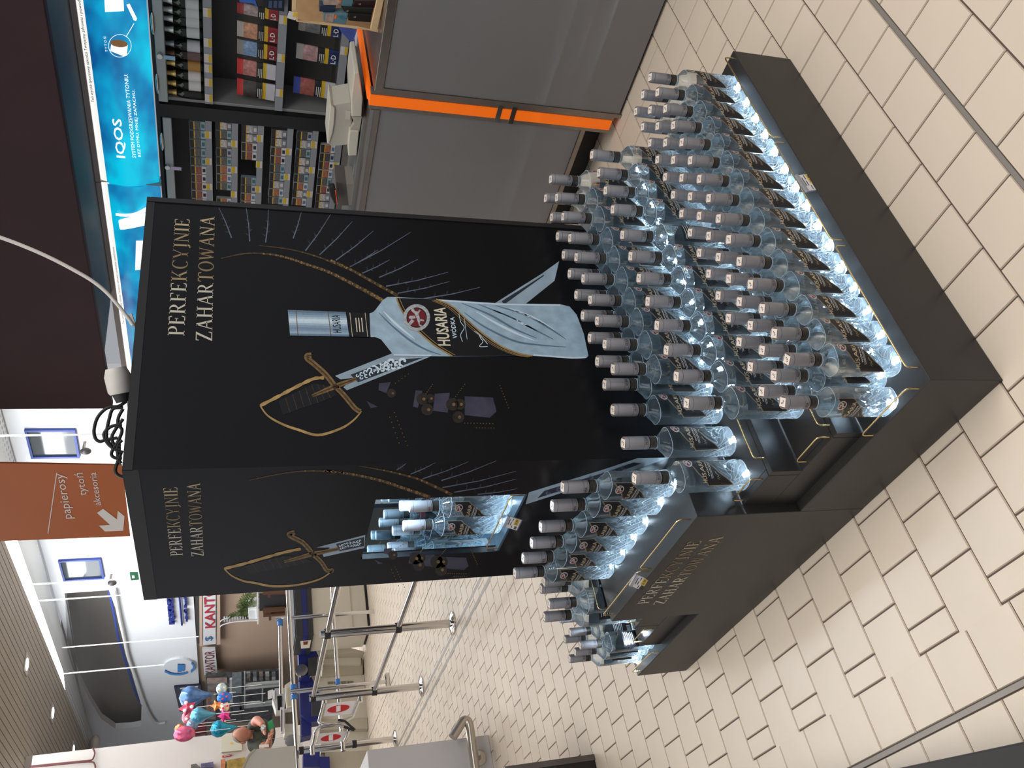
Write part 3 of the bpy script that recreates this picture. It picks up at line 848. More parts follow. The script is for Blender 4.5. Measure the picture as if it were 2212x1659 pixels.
for pl in HORSE: ppoly(m, Pr(.0025), [(c[0]-y*22, c[1]-x*24) for x, y in pl])
m.build('printed_emblem', [M('print_silver', (188, 190, 192), .4, metal=.3, noise=(120, .3)), PBLK, PRED], pb)

# winged arc, quills and armour, dim in the background of both faces
def braid(mb, P, pts, w, step):
    s = smooth_pts(pts, 10); n = len(s)
    mb.mat(1); pstroke(mb, P(.0005), s, [w*(.25+.75*i/n) for i in range(n)])
    mb.mat(0)
    for i in range(int(n*.22), n-2, step):
        x, y = s[i]; f = .35+.65*i/n
        pdisc(mb, P(.0007), (x, y), w*.52*f, 8)
    mb.mat(2)
    for i in range(int(n*.3), n-2, step):
        x, y = s[i]; f = .35+.65*i/n
        pdisc(mb, P(.0008), (x+w*.1, y), w*.22*f, 6)
def quills(mb, P, lines, w):
    for k, (a, b) in enumerate(lines):
        mb.mat(1)
        dx, dy = b[0]-a[0], b[1]-a[1]; l = math.hypot(dx, dy)
        for j in range(7):                # barbs
            t = .15+.11*j; q = (a[0]+dx*t, a[1]+dy*t); s = 1 if j % 2 else -1
            e = (q[0]+(-dx*.25+s*dy*.5)/l*22*t, q[1]+(-dy*.25-s*dx*.5)/l*22*t)
            pstroke(mb, P(.0004), [q, e], [4, 1.2])
        mb.mat(0); pstroke(mb, P(.0005), [a, ((a[0]+b[0])/2+dy*.02, (a[1]+b[1])/2-dx*.02), b], [w*.4, w*.8, w])
D = zz(280, 400)
m = MB()
braid(m, P_right, D([(780, 625), (1000, 582), (1200, 590), (1350, 622), (1500, 672), (1700, 742), (1900, 842), (2100, 950), (2165, 990)]), 9, 3)
braid(m, P_right, D([(1100, 515), (1350, 545), (1600, 610), (1850, 710)])+A([(850, 10), (1000, 80), (1200, 190), (1420, 312)]), 7, 4)
m.build('printed_braid', [PGOLD, PGOLDD, PGOLDL], ds)
m = MB()
quills(m, P_right, [D([(760, 190), (870, 450)]), D([(995, 195), (1025, 480)]), D([(1185, 205), (1160, 490)]), D([(1465, 230), (1395, 455)]), D([(1715, 250), (1500, 560)]),
                    D([(1900, 310), (1620, 595)]), D([(2080, 390), (1760, 640)]), D([(2400, 400), (1880, 695)]), A([(1250, -80), (1010, 65)]), A([(1350, 5), (1115, 120)]), A([(1590, 0), (1260, 155)]),
                    A([(1850, 110), (1320, 230)]), A([(1860, 190), (1420, 290)]), A([(2120, 240), (1640, 335)])], 2.6)
m.build('printed_feathers', [SLATE, SLATED], ds)
def armour(P, Zf, name='printed_armour'):
    m = MB()
    for pl in ([(945, 200), (1072, 192), (1055, 362), (930, 345)], [(1200, 222), (1440, 232), (1472, 350), (1415, 405), (1200, 382)], [(470, 110), (570, 100), (530, 195), (465, 170)], [(360, 260), (455, 310), (400, 325)], [(780, 170), (840, 175), (800, 320), (760, 310)]):
        mp_ = MB(); ppoly(mp_, P(.0005), Zf(pl)); mp_.build('printed_plate', PLUM, ds)
    m.mat(1)
    for c, r in (((840, 245), 13), ((905, 240), 10), ((880, 335), 13), ((1095, 290), 14), ((1160, 290), 12), ((1145, 400), 13), ((575, 195), 10)):
        q = Zf([c])[0]; pdisc(m, P(.0006), q, r, 14); m.mat(2); pdisc(m, P(.0007), (q[0]+3, q[1]), r*.28, 8); m.mat(1)
    m.mat(2)
    for (a, b, k) in (((600, 360), (710, 640), 9), ((560, 400), (640, 620), 6), ((1200, 120), (1110, 240), 8), ((925, 120), (870, 200), 6), ((1500, 130), (1575, 320), 9), ((1200, 450), (1440, 455), 10), ((1300, 490), (1450, 492), 7), ((720, 30), (610, 110), 5)):
        for i in range(k): pdisc(m, P(.0006), Zf([(a[0]+(b[0]-a[0])*i/(k-1), a[1]+(b[1]-a[1])*i/(k-1))])[0], 1.1, 6)
    return m.build(name, [PLUM, M('print_bronze_dark', (40, 34, 30), .4, noise=(60, .4)), PGOLD], ds)
Z7 = zz(700, 800)
armour(P_right, Z7)
armour(P_left, lambda l: [(x*.62+330+.10*(x-900), y*.62+672) for x, y in Z7(l)])
m = MB()
braid(m, P_left, zz(260, 960)([(1100, 305), (1400, 245), (1650, 225), (1900, 242)])+Z7([(0, 858), (250, 888), (500, 945), (700, 1012), (905, 1082)]), 8, 3)
braid(m, P_left, Z7([(300, 815), (440, 840), (590, 870), (780, 920), (890, 965), (1095, 1062)]), 7, 4)
m.build('printed_braid', [PGOLD, PGOLDD, PGOLDL], ds)
m = MB()
quills(m, P_left, [Z7([(700, 795), (620, 850)]), Z7([(950, 788), (740, 885)]), Z7([(1230, 780), (840, 925)]), Z7([(1470, 772), (1000, 940)]), Z7([(1640, 860), (1010, 1000)]), Z7([(1650, 925), (1110, 1040)]), Z7([(1650, 1010), (1310, 1058)])], 2.4)
m.build('printed_feathers', [SLATE, SLATED], ds)
# ---------------------------------------------------------------- tobacco kiosk: counter
GREY = M('counter_grey', (124, 122, 122), .5, noise=(3, .03), bump=(300, .03))
INOX = M('brushed_steel', (150, 140, 132), .32, metal=.85, noise=(20, .06))
INOXL = M('polished_steel', (214, 212, 208), .16, metal=1)
ORANGE = M('orange_strip', (255, 118, 18), .35, emit=(255, 110, 14), es=.3)
DARK = M('dark_kick', (46, 44, 43), .6)
CXF, CZT = 2.045, 1.040
kc = thing('service_counter', 'grey service counter with steel edges and glowing orange strip', 'counter', (CXF, .85, 0))
MB().box(CXF, CXF+.02, -.9, .795, .012, 1.005).build('front_board', GREY, kc, bevel=.002)
MB().box(CXF-.004, CXF+.002, .795, .812, .0, 1.03).build('edge_profile', INOX, kc)
MB().box(CXF-.004, CXF+.03, .812, .826, .03, 1.05).build('edge_profile', INOX, kc)
MB().box(CXF-.008, CXF+.03, .826, .872, .035, 1.052).build('light_strip', ORANGE, kc, label='glowing orange strip')
MB().box(CXF-.004, CXF+.03, .872, .890, .03, 1.05).build('edge_profile', INOX, kc)
for z in (.46, .52): MB().box(CXF-.0095, CXF-.004, .812, .890, z, z+.02).build('clip', INOXL, kc)
MB().box(CXF+.002, CXF+.02, .890, 3.4, .155, 1.005).build('front_board', GREY, kc, bevel=.002)
MB().box(CXF+.13, CXF+.15, .890, 3.4, .0, .155).build('kick_board', DARK, kc)
MB().box(CXF-.004, CXF+.02, .890, 3.4, .135, .155).build('edge_profile', INOX, kc)
MB().box(CXF+.02, CXF+.60, -.9, .795, .0, 1.0).build('carcass', DARK, kc)
MB().box(CXF+.15, CXF+.60, .890, 3.4, .0, 1.0).build('carcass', DARK, kc)
MB().box(CXF-.005, CXF+.62, -.9, .812, 1.005, CZT).build('worktop', INOX, kc, bevel=.003)
MB().box(CXF+.03, CXF+.62, .826, .872, 1.044, 1.056).build('light_strip', ORANGE, kc, label='glowing orange strip')
MB().box(CXF-.005, CXF+.62, .890, 3.4, 1.005, CZT).build('worktop', INOX, kc, bevel=.003)
MB().box(CXF-.007, CXF-.0045, .892, 3.4, 1.030, CZT+.003).build('edge_profile', INOXL, kc)

# label scale on the counter
BEI = M('beige_plastic', (206, 200, 184), .5, noise=(8, .03))
BEI2 = M('beige_plastic_dark', (178, 172, 160), .5)
GLS = M('grey_plastic', (120, 118, 116), .45)
def W(x, y, X): return onx(x, y, X)
sc = thing('counter_scale', 'beige counter scale with upright display head on the steel counter', 'scale', (2.35, 1.25, CZT))
XS = 2.135
ZMIN = [CZT+.0125]
def slabpx(pts, X, t, name, mats, par, **k):
    P_ = [W(a, b, X) for a, b in pts]
    if X < 2.62: P_ = [V3((p.x, p.y, max(p.z, ZMIN[0]))) for p in P_]
    return MB().slab(P_, (1, 0, 0), t).build(name, mats, par, **k)
q = zz(680, 140, 5.53)
slabpx(q([(470, 95), (530, 90), (575, 400), (560, 620), (440, 620), (435, 400)]), XS, .22, 'weighing_plate', BEI, sc, bevel=.004)
slabpx(q([(415, 790), (530, 800), (500, 1085), (400, 1090), (395, 960)]), XS, .22, 'weighing_plate', BEI, sc, bevel=.004)
slabpx(q([(440, 618), (562, 618), (532, 802), (415, 792), (470, 700)]), XS+.01, .18, 'neck', BEI2, sc)
slabpx(q([(215, 480), (432, 440), (445, 690), (390, 958), (205, 978), (160, 940)]), XS+.03, .13, 'display_head', BEI2, sc, bevel=.004)
slabpx(q([(188, 462), (240, 520), (232, 690), (212, 815), (170, 945), (146, 940), (165, 690)]), XS+.022, .14, 'head_rim', BEI, sc, bevel=.003)
slabpx(q([(372, 548), (430, 560), (420, 655), (360, 650)]), XS+.0265, .003, 'rating_plate', M('rating_plate', (196, 188, 178), .5), sc)
slabpx(q([(600, 500), (585, 700), (560, 800), (535, 800), (565, 620), (580, 500)]), XS+.03, .12, 'foot', BEI2, sc)
MB().box(XS-.02, XS+.25, 1.0, 1.72, CZT, CZT+.012).build('base_plate', GLS, sc)
cb = MB().tube([W(a, b, XS+.05)+V3((0, 0, .0)) for a, b in smooth_pts(q([(520, 850), (520, 980), (490, 1180), (470, 1300), (475, 1450), (497, 1525), (530, 1470), (560, 1330), (575, 1250), (555, 1150), (560, 1000), (575, 800)]), 4)], .006, 8)
tag(cb.build('counter_cable', M('clear_cable', (176, 172, 166), .3), smooth=50), 'looped pale cable hanging beside the counter scale', 'cable')
ZMIN[0] = CZT+.001
hs = thing('hand_scanner', 'black hand scanner with thin red line lying on the counter', 'scanner', tuple(W(720, 425, 2.08)))
slabpx(q([(160, 1470), (235, 1458), (265, 1560), (280, 1670), (230, 1670), (180, 1570)]), 2.08, .03, 'housing', M('black_plastic', (28, 27, 27), .4), hs, bevel=.006)
slabpx(q([(240, 1500), (252, 1500), (274, 1665), (262, 1665)]), 2.076, .003, 'red_line', M('red_line', (240, 84, 50), .4), hs)
bx = thing('cash_tray', 'grey tray housing behind the looped cable on the counter', 'tray', tuple(W(760, 420, 2.12)))
slabpx(q([(255, 1405), (378, 1415), (405, 1680), (272, 1680)]), 2.13, .12, 'housing', M('tray_dark', (92, 86, 82), .5), bx)
slabpx(q([(378, 1425), (470, 1425), (520, 1540), (535, 1680), (405, 1680)]), 2.12, .12, 'lid', M('tray_light', (142, 134, 128), .45), bx)

# wooden stand with small goods on the right end of the counter
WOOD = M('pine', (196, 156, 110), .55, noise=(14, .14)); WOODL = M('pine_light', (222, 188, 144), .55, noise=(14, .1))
ws = thing('wooden_stand', 'small pine counter stand holding boxed goods near the blue leaflet', 'stand', (2.15, .6, CZT))
r = zz(600, 0, 7.373)
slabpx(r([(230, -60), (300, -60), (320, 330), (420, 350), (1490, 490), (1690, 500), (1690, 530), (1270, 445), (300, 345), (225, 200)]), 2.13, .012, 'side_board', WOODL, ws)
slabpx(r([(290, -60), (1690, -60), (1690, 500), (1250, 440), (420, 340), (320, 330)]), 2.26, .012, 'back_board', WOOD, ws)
slabpx(r([(1600, -60), (1720, -60), (1580, 490), (1480, 480)]), 2.10, .02, 'rail', WOODL, ws)
slabpx(r([(228, -60), (300, -60), (285, 190), (235, 185)]), 2.10, .02, 'rail', WOODL, ws)
def goods(name, label, cat, pts, X, t, col, extras, group='boxed goods on the wooden stand'):
    c = W(*[sum(p[i] for p in pts)/len(pts) for i in (0, 1)], X)
    o = thing(name, label, cat, tuple(c), 0, group)
    slabpx(pts, X, t, 'box', M('goods_%d_%d_%d' % col, col, .4), o, bevel=.002)
    for n2, pl, cc in extras: slabpx(pl, X-.0012, .001, n2, M('goods_%d_%d_%d' % cc, cc, .4, noise=(50, .25)), o)
    return o
goods('tobacco_box', 'flat tobacco box with zigzag picture, lower left on the wooden stand', 'box', r([(730, 220), (1125, 215), (1080, 395), (725, 345)]), 2.17, .04, (92, 128, 140),
      [('picture', r([(760, 225), (905, 218), (880, 350), (745, 340)]), (176, 150, 140)), ('flash', r([(915, 240), (945, 232), (925, 300), (895, 300)]), (226, 112, 52)), ('picture', r([(960, 265), (1030, 250), (1100, 300), (1040, 330)]), (66, 116, 138))])
goods('tobacco_box', 'dark blue flat box in the middle of the wooden stand', 'box', r([(670, 90), (930, 100), (890, 210), (660, 185)]), 2.18, .04, (36, 48, 72), [])
goods('tobacco_box', 'flat tobacco box with zigzag picture at top of the wooden stand', 'box', r([(700, -40), (1210, -20), (1180, 130), (980, 85), (730, 85)]), 2.18, .04, (88, 124, 136),
      [('picture', r([(720, -20), (985, 5), (960, 85), (735, 80)]), (172, 148, 138)), ('flash', r([(985, 5), (1020, 10), (1000, 55), (972, 60)]), (226, 112, 52))])
for i, (a, b, c, d) in enumerate((((1130, 215), (1500, 240), (1480, 360), (1120, 330)), ((1010, 120), (1530, 130), (1500, 245), (1060, 190)), ((1210, 10), (1570, 10), (1550, 130), (1190, 110)))):
    goods('dark_box', ('glossy black box at the bottom of the wooden stand', 'glossy dark box in the middle right of the wooden stand', 'dark maroon box at the top right of the wooden stand')[i], 'box', r([a, b, c, d]), 2.16+.01*i, .04, ((24, 22, 20), (34, 34, 28), (44, 22, 24))[i],
          [('glint', r([(a[0]+70, a[1]+60), (a[0]+120, a[1]+40), (a[0]+110, a[1]+75)]), (120, 118, 116))])
def shelf_tag(pts, X, name='price_tag', label='', group='kiosk price tags', par=None):
    a, b, c, d = pts
    mid = lambda u, v, t: (u[0]+(v[0]-u[0])*t, u[1]+(v[1]-u[1])*t)
    o = thing(name, label, 'price tag', tuple(W(*a, X)), 0, group) if par is None else par
    slabpx(pts, X, .002, 'card', M('tag_paper', (214, 208, 206), .6), o)
    slabpx([mid(a, b, .55), mid(a, b, .97), mid(d, c, .97)if False else mid(mid(a, b, .97), mid(d, c, .97), .6), mid(mid(a, b, .55), mid(d, c, .55), .6)], X-.0012, .001, 'price_field', M('tag_yellow', (216, 182, 40), .6), o)
    return o
shelf_tag(r([(180, 180), (318, 212), (280, 325), (148, 285)]), 2.09, label='white and yellow price tag hanging on the wooden stand')
lf = thing('leaflet', 'blue leaflet with white rim standing by the orange strip', 'leaflet', tuple(W(760, 70, 2.62)))
slabpx(r([(960, 425), (1265, 470), (1240, 560), (1220, 730), (1010, 510)]), 2.64, .006, 'sheet', M('leaflet_blue', (70, 88, 160), .45, noise=(20, .12)), lf)
slabpx(r([(1262, 490), (1290, 500), (1262, 640), (1275, 790), (1235, 720), (1222, 620)]), 2.634, .005, 'rim', M('leaflet_white', (232, 226, 232), .5), lf)

# ---------------------------------------------------------------- kiosk: back cabinets
XF, XBK = 3.40, 3.66
CAB = M('cabinet_dark', (92, 90, 88), .55, noise=(2, .08)); CABF = M('cabinet_frame', (26, 27, 29), .45)
RAIL = M('shutter_rail', (176, 186, 186), .4, metal=.2); TAGR = M('tag_rail', (150, 152, 158), .35)
SIDE = M('cabinet_side', (168, 168, 168), .5)
def yz(x, y, X=XF): p = W(x, y, X); return p.y, p.z
ya = yz(500, -60)[0]; yb = yz(480, 228)[0]; yc = yz(480, 262)[0]; yd = yz(480, 640)[0]
zt_ = yz(337, 120)[1]; zr = yz(358, 120)[1]
kb = thing('tobacco_cabinet', 'dark tobacco cabinet with bottles and pouches on its right bay', 'cabinet', (XF, yb, .02))
MB().box(XBK, XBK+.02, ya, yd, .02, zt_).build('back_board', CAB, kb)
MB().box(XF, XBK, ya, yd, zt_, zt_+.02).build('top_board', CABF, kb)  # added board, keeps the blue sign glow off the shelves below
MB().box(XF+.03, XBK, yb, yb+.018, .02, zt_).build('side_board', SIDE, kb)
MB().box(XF-.01, XF+.06, yb+.02, yc, .02, zt_).build('pillar', CABF, kb)
MB().box(XF, XBK, ya-.02, ya, .02, zt_).build('side_board', CABF, kb)
MB().box(XF, XBK, yd, yd+.02, .02, zt_).build('side_board', CABF, kb)
MB().box(XF-.02, XF+.03, ya, yb, zr, zt_).build('shutter_rail', RAIL, kb, bevel=.004)
MB().box(XF-.02, XF+.03, yc, yd, zr-.01, zt_-.012).build('shutter_rail', RAIL, kb, bevel=.004)
for (px, py, w_) in ((330, 50, .062), (340, 180, .062), (350, 305, .062)):
    p = W(px, py, XF-.02); MB().ball((p.x-.004, p.y, p.z), .010, w_, .010, 14, 8).build('handle', INOXL, kb, smooth=60)
for (px, py, colr) in ((345, 118, (150, 200, 230)), (362, 358, (196, 186, 220))):
    p = W(px, py, XF-.02); lk = MB().cyl((p.x-.02, p.y, p.z), (p.x+.01, p.y, p.z), .014, n=14).build('lock', INOXL, kb, smooth=40)
    MB().box(p.x-.022, p.x-.018, p.y-.012, p.y+.010, p.z-.075, p.z-.02).build('key_tag', M('key_tag_%d' % colr[0], colr, .5), lk)
def shelf(y0, y1, z, depth=.2, name='shelf'):
    MB().box(XF+.01, XBK, y0, y1, z-.018, z).build(name, CAB, kb)
    MB().box(XF+.002, XF+.010, y0, y1, z-.042, z-.0005).build('tag_rail', TAGR, kb)
z1 = yz(440, 120)[1]; z2 = yz(597, 150)[1]; z3_ = yz(728, 170)[1]
for z in (z1, z2, z3_): shelf(ya, yb, z)
# sparkling wine, nine small bottles
FOILS = [((214, 186, 112), (30, 34, 30), (30, 30, 28))]*1+[((220, 192, 118), (24, 30, 24), (226, 224, 222))]*2+[((214, 186, 116), (26, 30, 26), (186, 140, 70))]+[((96, 62, 52), (28, 20, 20), (110, 88, 84))]+[((150, 156, 160), (20, 26, 24), (200, 204, 208))]+[((206, 214, 216), (18, 34, 26), (206, 212, 214))]*4
wine_px = [205, 186, 165, 143, 121, 102, 72, 49, 30, 10]
for i, py in enumerate(wine_px):
    f, g_, l_ = FOILS[i]
    p = W(440, py, XF+.05); y = p.y
    t = thing('sparkling_wine_bottle', 'small %s foil sparkling wine bottle, %s from the cabinet side' % (('gold', 'gold', 'gold', 'gold', 'brown', 'silver', 'white', 'white', 'white', 'white')[i], ORD[i]), 'bottle', (XF+.05, y, z1), 0, 'sparkling wine on the kiosk shelf')
    h = .235; k = h/.235
    gm = M('wine_glass_%d' % g_[0], g_, .12); fm = M('foil_%d_%d' % f[:2], f, .35, metal=.4, noise=(60, .15)); lm = M('wine_label_%d' % l_[0], l_, .5)
    MB().lathe([(.027, 0), (.030, .004), (.030, .095), (.026, .118), (.016, .145), (.0115, .165), (.0115, .17)], 18, cap1=True).build('glass', gm, t, smooth=40, local=True)
    MB().lathe([(.0185, .138), (.0125, .165), (.0122, .205), (.0145, .212), (.0145, .228), (.009, .235), (0, .235)], 18, cap0=False, cap1=False).build('foil', fm, t, smooth=40, local=True)
    MB().lathe([(.0304, .018), (.0304, .078)], 18, cap0=False, cap1=False).build('label', lm, t, smooth=40, local=True)
    t.scale = (1.0, 1.0, 1.04)
# tobacco pouches
def pouch(px, py0, py1, top, base, colr, pic, brand, label, X=XF+.03, text=None):
    """hanging pouch: top colour strip, warning picture, black text field, yellow bar, brand panel"""
    a = W(base, (py0+py1)/2, X)
    t = thing('tobacco_pouch', label, 'pouch', tuple(a), 0, 'tobacco pouches on the kiosk shelves')
    yl, yr = W(base, py1, X).y, W(base, py0, X).y; ym_ = (yl+yr)/2; yl, yr = ym_+(yl-ym_)*.72, ym_+(yr-ym_)*.72; zb_, zt2 = (z2 if base < 610 else z3_)+.001, W(top, (py0+py1)/2, X).z; H = zt2-zb_
    def band(f0, f1, col, nm, dx=0.0, noise=None):
        def fn(u, v):
            yy = yr+(yl-yr)*u; f = f0+(f1-f0)*v
            bul = .012*sin(pi*u)*sin(pi*min(1, f*1.1)) - .03*f
            return (X-bul-dx-.03*0, yy, zb_+H*f)
        b = MB(); b.grid(fn, 6, 3)
        n0 = len(b.v); b.add([(v[0]+.006, v[1], v[2]) for v in b.v[:n0]], [tuple(reversed(q_)) for q_ in b.f[:]])
        return b.build(nm, M('pouch_%s_%d_%d_%d' % ((nm,)+col), col, .35, noise=noise), t, smooth=50)
    band(.84, 1.0, colr, 'top_strip'); band(.5, .84, pic, 'warning_picture', 0, (38, .45)); band(.33, .5, (22, 22, 22), 'text_field')
    band(.24, .33, (222, 184, 30), 'yellow_bar'); band(0, .24, brand, 'brand_panel')
    m_ = MB(); yy0, yy1 = yr+(yl-yr)*.2, yr+(yl-yr)*.8
    for k2 in range(3): m_.box(X-.0185, X-.018, min(yy0, yy1), max(yy0, yy1)-(.01 if k2 == 2 else 0), zb_+H*(.36+.045*k2), zb_+H*(.375+.045*k2))
    m_.build('print', WHT, t)
    if text:
        m2 = MB(); put_text(m2, text, (X-.0175, yr+(yl-yr)*.78, zb_+H*.07), (0, -1, 0), (0, 0, 1), width=abs(yl-yr)*.6, height=H*.12, bold=.02)
        m2.build('brand_lettering', WHT, t)
PZ = 5.144
def pp(y): return y/PZ
pouch(0, pp(915), pp(1160), 512, 597, (206, 30, 34), (60, 52, 50), (206, 202, 212), 'red topped tobacco pouch with white brand panel, nearest the cabinet side')
pouch(0, pp(700), pp(930), 512, 598, (206, 34, 36), (186, 120, 112), (206, 202, 208), 'red topped tobacco pouch with pink picture, second from the cabinet side')
pouch(0, pp(490), pp(710), 512, 596, (140, 138, 132), (120, 150, 186), (128, 36, 42), 'tobacco pouch with blue eye picture and red brand panel', text='L\u00b7D')
pouch(0, pp(290), pp(520), 512, 600, (176, 170, 160), (196, 138, 104), (150, 40, 44), 'tobacco pouch with orange picture and red brand panel', text='L\u00b7D')
pouch(0, pp(100), pp(260), 512, 603, (150, 26, 32), (170, 150, 150), (158, 50, 56), 'dark red topped tobacco pouch at the right end of upper row', text='L\u00b7D')
pouch(0, pp(890), pp(1140), 634, 715, (38, 58, 140), (150, 76, 70), (196, 196, 200), 'blue topped tobacco pouch with red picture on lower row')
pouch(0, pp(530), pp(760), 640, 720, (150, 146, 142), (168, 130, 130), (40, 52, 98), 'tobacco pouch with blue brand panel in the middle of lower row', text='L\u00b7D')
pouch(0, pp(250), pp(450), 645, 728, (120, 116, 112), (96, 96, 98), (40, 52, 98), 'tobacco pouch with grey hand picture at right of lower row', text='L\u00b7D')
# price tags on the right bay
for i, (px, py) in enumerate(((447, 27), (447, 92), (448, 126), (450, 148), (450, 178), (452, 212), (607, 42), (605, 125), (600, 200), (729, 108), (722, 208))):
    p = W(px, py, XF); y, z = p.y, (z1 if i < 6 else (z2 if i < 9 else z3_))
    t = thing('price_tag', 'small shelf price tag with yellow field, %s counted from top right of the right bay' % ORD[i], 'price tag', (XF, y, z-.041), 0, 'kiosk price tags')
    MB().box(XF-.001, XF+.0015, y-.024, y+.024, z-.041, z-.002).build('card', M('tag_paper', (214, 208, 206), .6), t)
    MB().box(XF-.002, XF-.001, y-.022, y+.022, z-.039, z-.024).build('price_field', M('tag_yellow', (216, 182, 40), .6), t)
# things hung in the dark corner above the wooden stand
hb = thing('hanging_bag', 'glossy blue bag hanging at the right end of the cabinet', 'bag', tuple(W(535, 6, XF-.02)))
slabpx(zz(330, 0, PZ)([(955, -60), (1120, -60), (1165, 85), (1120, 40), (965, 25)]), XF-.02, .02, 'bag', M('bag_blue', (60, 110, 200), .3), hb)
hc = thing('lighter_pack', 'dark blister pack of blue lighters beside the wooden stand', 'pack', tuple(W(597, 10, XF-.04)))
slabpx(zz(330, 0, PZ)([(1200, -60), (1470, -60), (1460, 130), (1270, 100)]), XF-.04, .02, 'card', M('pack_dark', (26, 28, 36), .35), hc)
for k in range(3): slabpx(zz(330, 0, PZ)([(1290+55*k, 10), (1330+55*k, 10), (1325+55*k, 90), (1285+55*k, 85)]), XF-.046, .008, 'lighter', M('lighter_blue', (70, 86, 120), .3), hc)

# cigarette packs in the left bay: six rows
PW, PH, PD = .056, .086, .022
rows = [(457, 268, 442), (512, 268, 446), (566, 276, 446), (628, 286, 444), (681, 290, 444), (733, 318, 444)]
PICS = [(164, 104, 76), (74, 70, 68), (186, 180, 176), (142, 84, 74), (96, 94, 92), (196, 186, 178)]
BODY = [(206, 206, 206), (176, 178, 182), (140, 144, 152), (214, 212, 210), (150, 172, 180), (120, 122, 126)]
proto_pack = {}
def pack(k, X, y, z, label):
    if k not in proto_pack:
        t = thing('cigarette_pack', label, 'cigarette pack', (X, y, z), 0, 'cigarette packs in the kiosk cabinet')
        MB().box(0, PD, -PW/2, PW/2, 0, PH).build('box', M('pack_body_%d' % k, BODY[k % 6], .4), t, local=True, bevel=.0015)
        MB().box(-.0008, 0, -PW/2+.001, PW/2-.001, PH*.30, PH*.66).build('warning_picture', M('pack_picture_%d' % k, PICS[k % 6], .45, noise=(90, .5)), t, local=True)
        MB().box(-.0008, 0, -PW/2+.001, PW/2-.001, PH*.66, PH*.73).build('yellow_bar', M('pack_yellow', (216, 172, 60), .45), t, local=True)
        MB().box(-.0008, 0, -PW/2+.001, PW/2-.001, PH*.73, PH*.985).build('text_field', M('pack_text', (40, 38, 36), .5), t, local=True)
        b = MB().box(-.0008, 0, -PW*.22, PW*.22, PH*.06, PH*.24).build('brand_mark', M('pack_mark_%d' % k, [(90, 120, 160), (60, 64, 110), (210, 210, 210), (40, 44, 60), (70, 110, 120), (200, 200, 204)][k % 6], .45), t, local=True)
        proto_pack[k] = t; return t
    o = copy_tree(proto_pack[k]); o.location = (X, y, z); o['label'] = label
    return o
RN = ['top', 'second', 'third', 'fourth', 'fifth', 'sixth']
rnd = random.Random(3)
for ri, (px, py0, py1) in enumerate(rows):
    z = W(px, 350, XF).z
    y0, y1 = W(px, py0, XF).y, W(px, py1, XF).y
    MB().box(XF+.012, XBK, yc, yd, z-.004, z+.012-.012).build('shelf', CAB, kb)
    MB().box(XF+.002, XF+.012, yc+.002, yd, z-.004, z+.030).build('tag_rail', TAGR, kb)
    n = int((y1-y0)/(PW+.006)); gaps = {2: (4, 5), 1: (8,)}.get(ri, ())
    for i in range(n+1):
        if i in gaps: continue
        y = y0+(PW+.006)*(i+.5)
        pack(rnd.choice((0, 1, 2, 3, 4, 5)) if ri not in (0,) else (4 if i < 5 else 3), XF+.014+rnd.uniform(0, .004), y, z+.0305, 'cigarette pack on the %s shelf of the left bay, %s from the pillar' % (RN[ri], ORD[i]))
    # a step that carries the packs
    MB().box(XF+.0125, XF+.12, yc+.002, yd, z, z+.030).build('pack_step', CAB, kb)
    for i in range(0, n+1, 3):
        y = y0+(PW+.006)*(i+1.2+(ri % 2))
        if y > y1: continue
        t = thing('price_tag', 'small price tag under the %s row of cigarette packs, %s from the pillar' % (RN[ri], ORD[i//3]), 'price tag', (XF, y, z-.002), 0, 'price tags under the cigarette packs')
        MB().box(XF-.001, XF+.0018, y-.024, y+.024, z-.002, z+.034).build('card', M('tag_paper', (214, 208, 206), .6), t)
        MB().box(XF-.002, XF-.001, y-.022, y+.022, z+.012, z+.031).build('price_field', M('tag_yellow', (216, 182, 40), .6), t)

# ---------------------------------------------------------------- kiosk: backlit sign, fascia, soffit
def glow_mat(name):
    m = bpy.data.materials.new(name); m.use_nodes = True; nt = m.node_tree; b = nt.nodes['Principled BSDF']
    tc = nt.nodes.new('ShaderNodeTexCoord'); mp = nt.nodes.new('ShaderNodeMapping'); mp.inputs['Scale'].default_value = (1, 1.6, 3.0)
    n = nt.nodes.new('ShaderNodeTexNoise'); n.inputs['Scale'].default_value = 1.5; n.inputs['Detail'].default_value = 3
    cr = nt.nodes.new('ShaderNodeValToRGB')
    cr.color_ramp.elements[0].position = .34; cr.color_ramp.elements[0].color = (*lin((14, 92, 158)), 1)
    cr.color_ramp.elements[1].position = .64; cr.color_ramp.elements[1].color = (*lin((0, 214, 248)), 1)
    e = cr.color_ramp.elements.new(.48); e.color = (*lin((16, 150, 206)), 1)
    nt.links.new(tc.outputs['Object'], mp.inputs[0]); nt.links.new(mp.outputs[0], n.inputs['Vector']); nt.links.new(n.outputs['Fac'], cr.inputs[0])
    nt.links.new(cr.outputs[0], b.inputs['Emission Color']); b.inputs['Emission Strength'].default_value = .85
    b.inputs['Base Color'].default_value = (.01, .06, .1, 1); b.inputs['Roughness'].default_value = .3
    return m
GLOW = glow_mat('sign_blue_glow')
SWH = M('sign_white_glow', (240, 240, 240), .5, emit=(255, 255, 250), es=.85)
SWH2 = M('sign_print_glow', (255, 255, 255), .5, emit=(240, 252, 255), es=1.1)
SFR = M('sign_frame', (186, 178, 176), .45)
XSG = 3.38
sy0, sy1, sy2 = yz(250, -80, XSG)[0], yz(290, 392, XSG)[0], yz(300, 900, XSG)[0]
szb, szt = yz(330, 200, XSG)[1], yz(208, 200, XSG)[1]
szw = yz(193, 200, XSG)[1]; szf = yz(178, 200, XSG)[1]
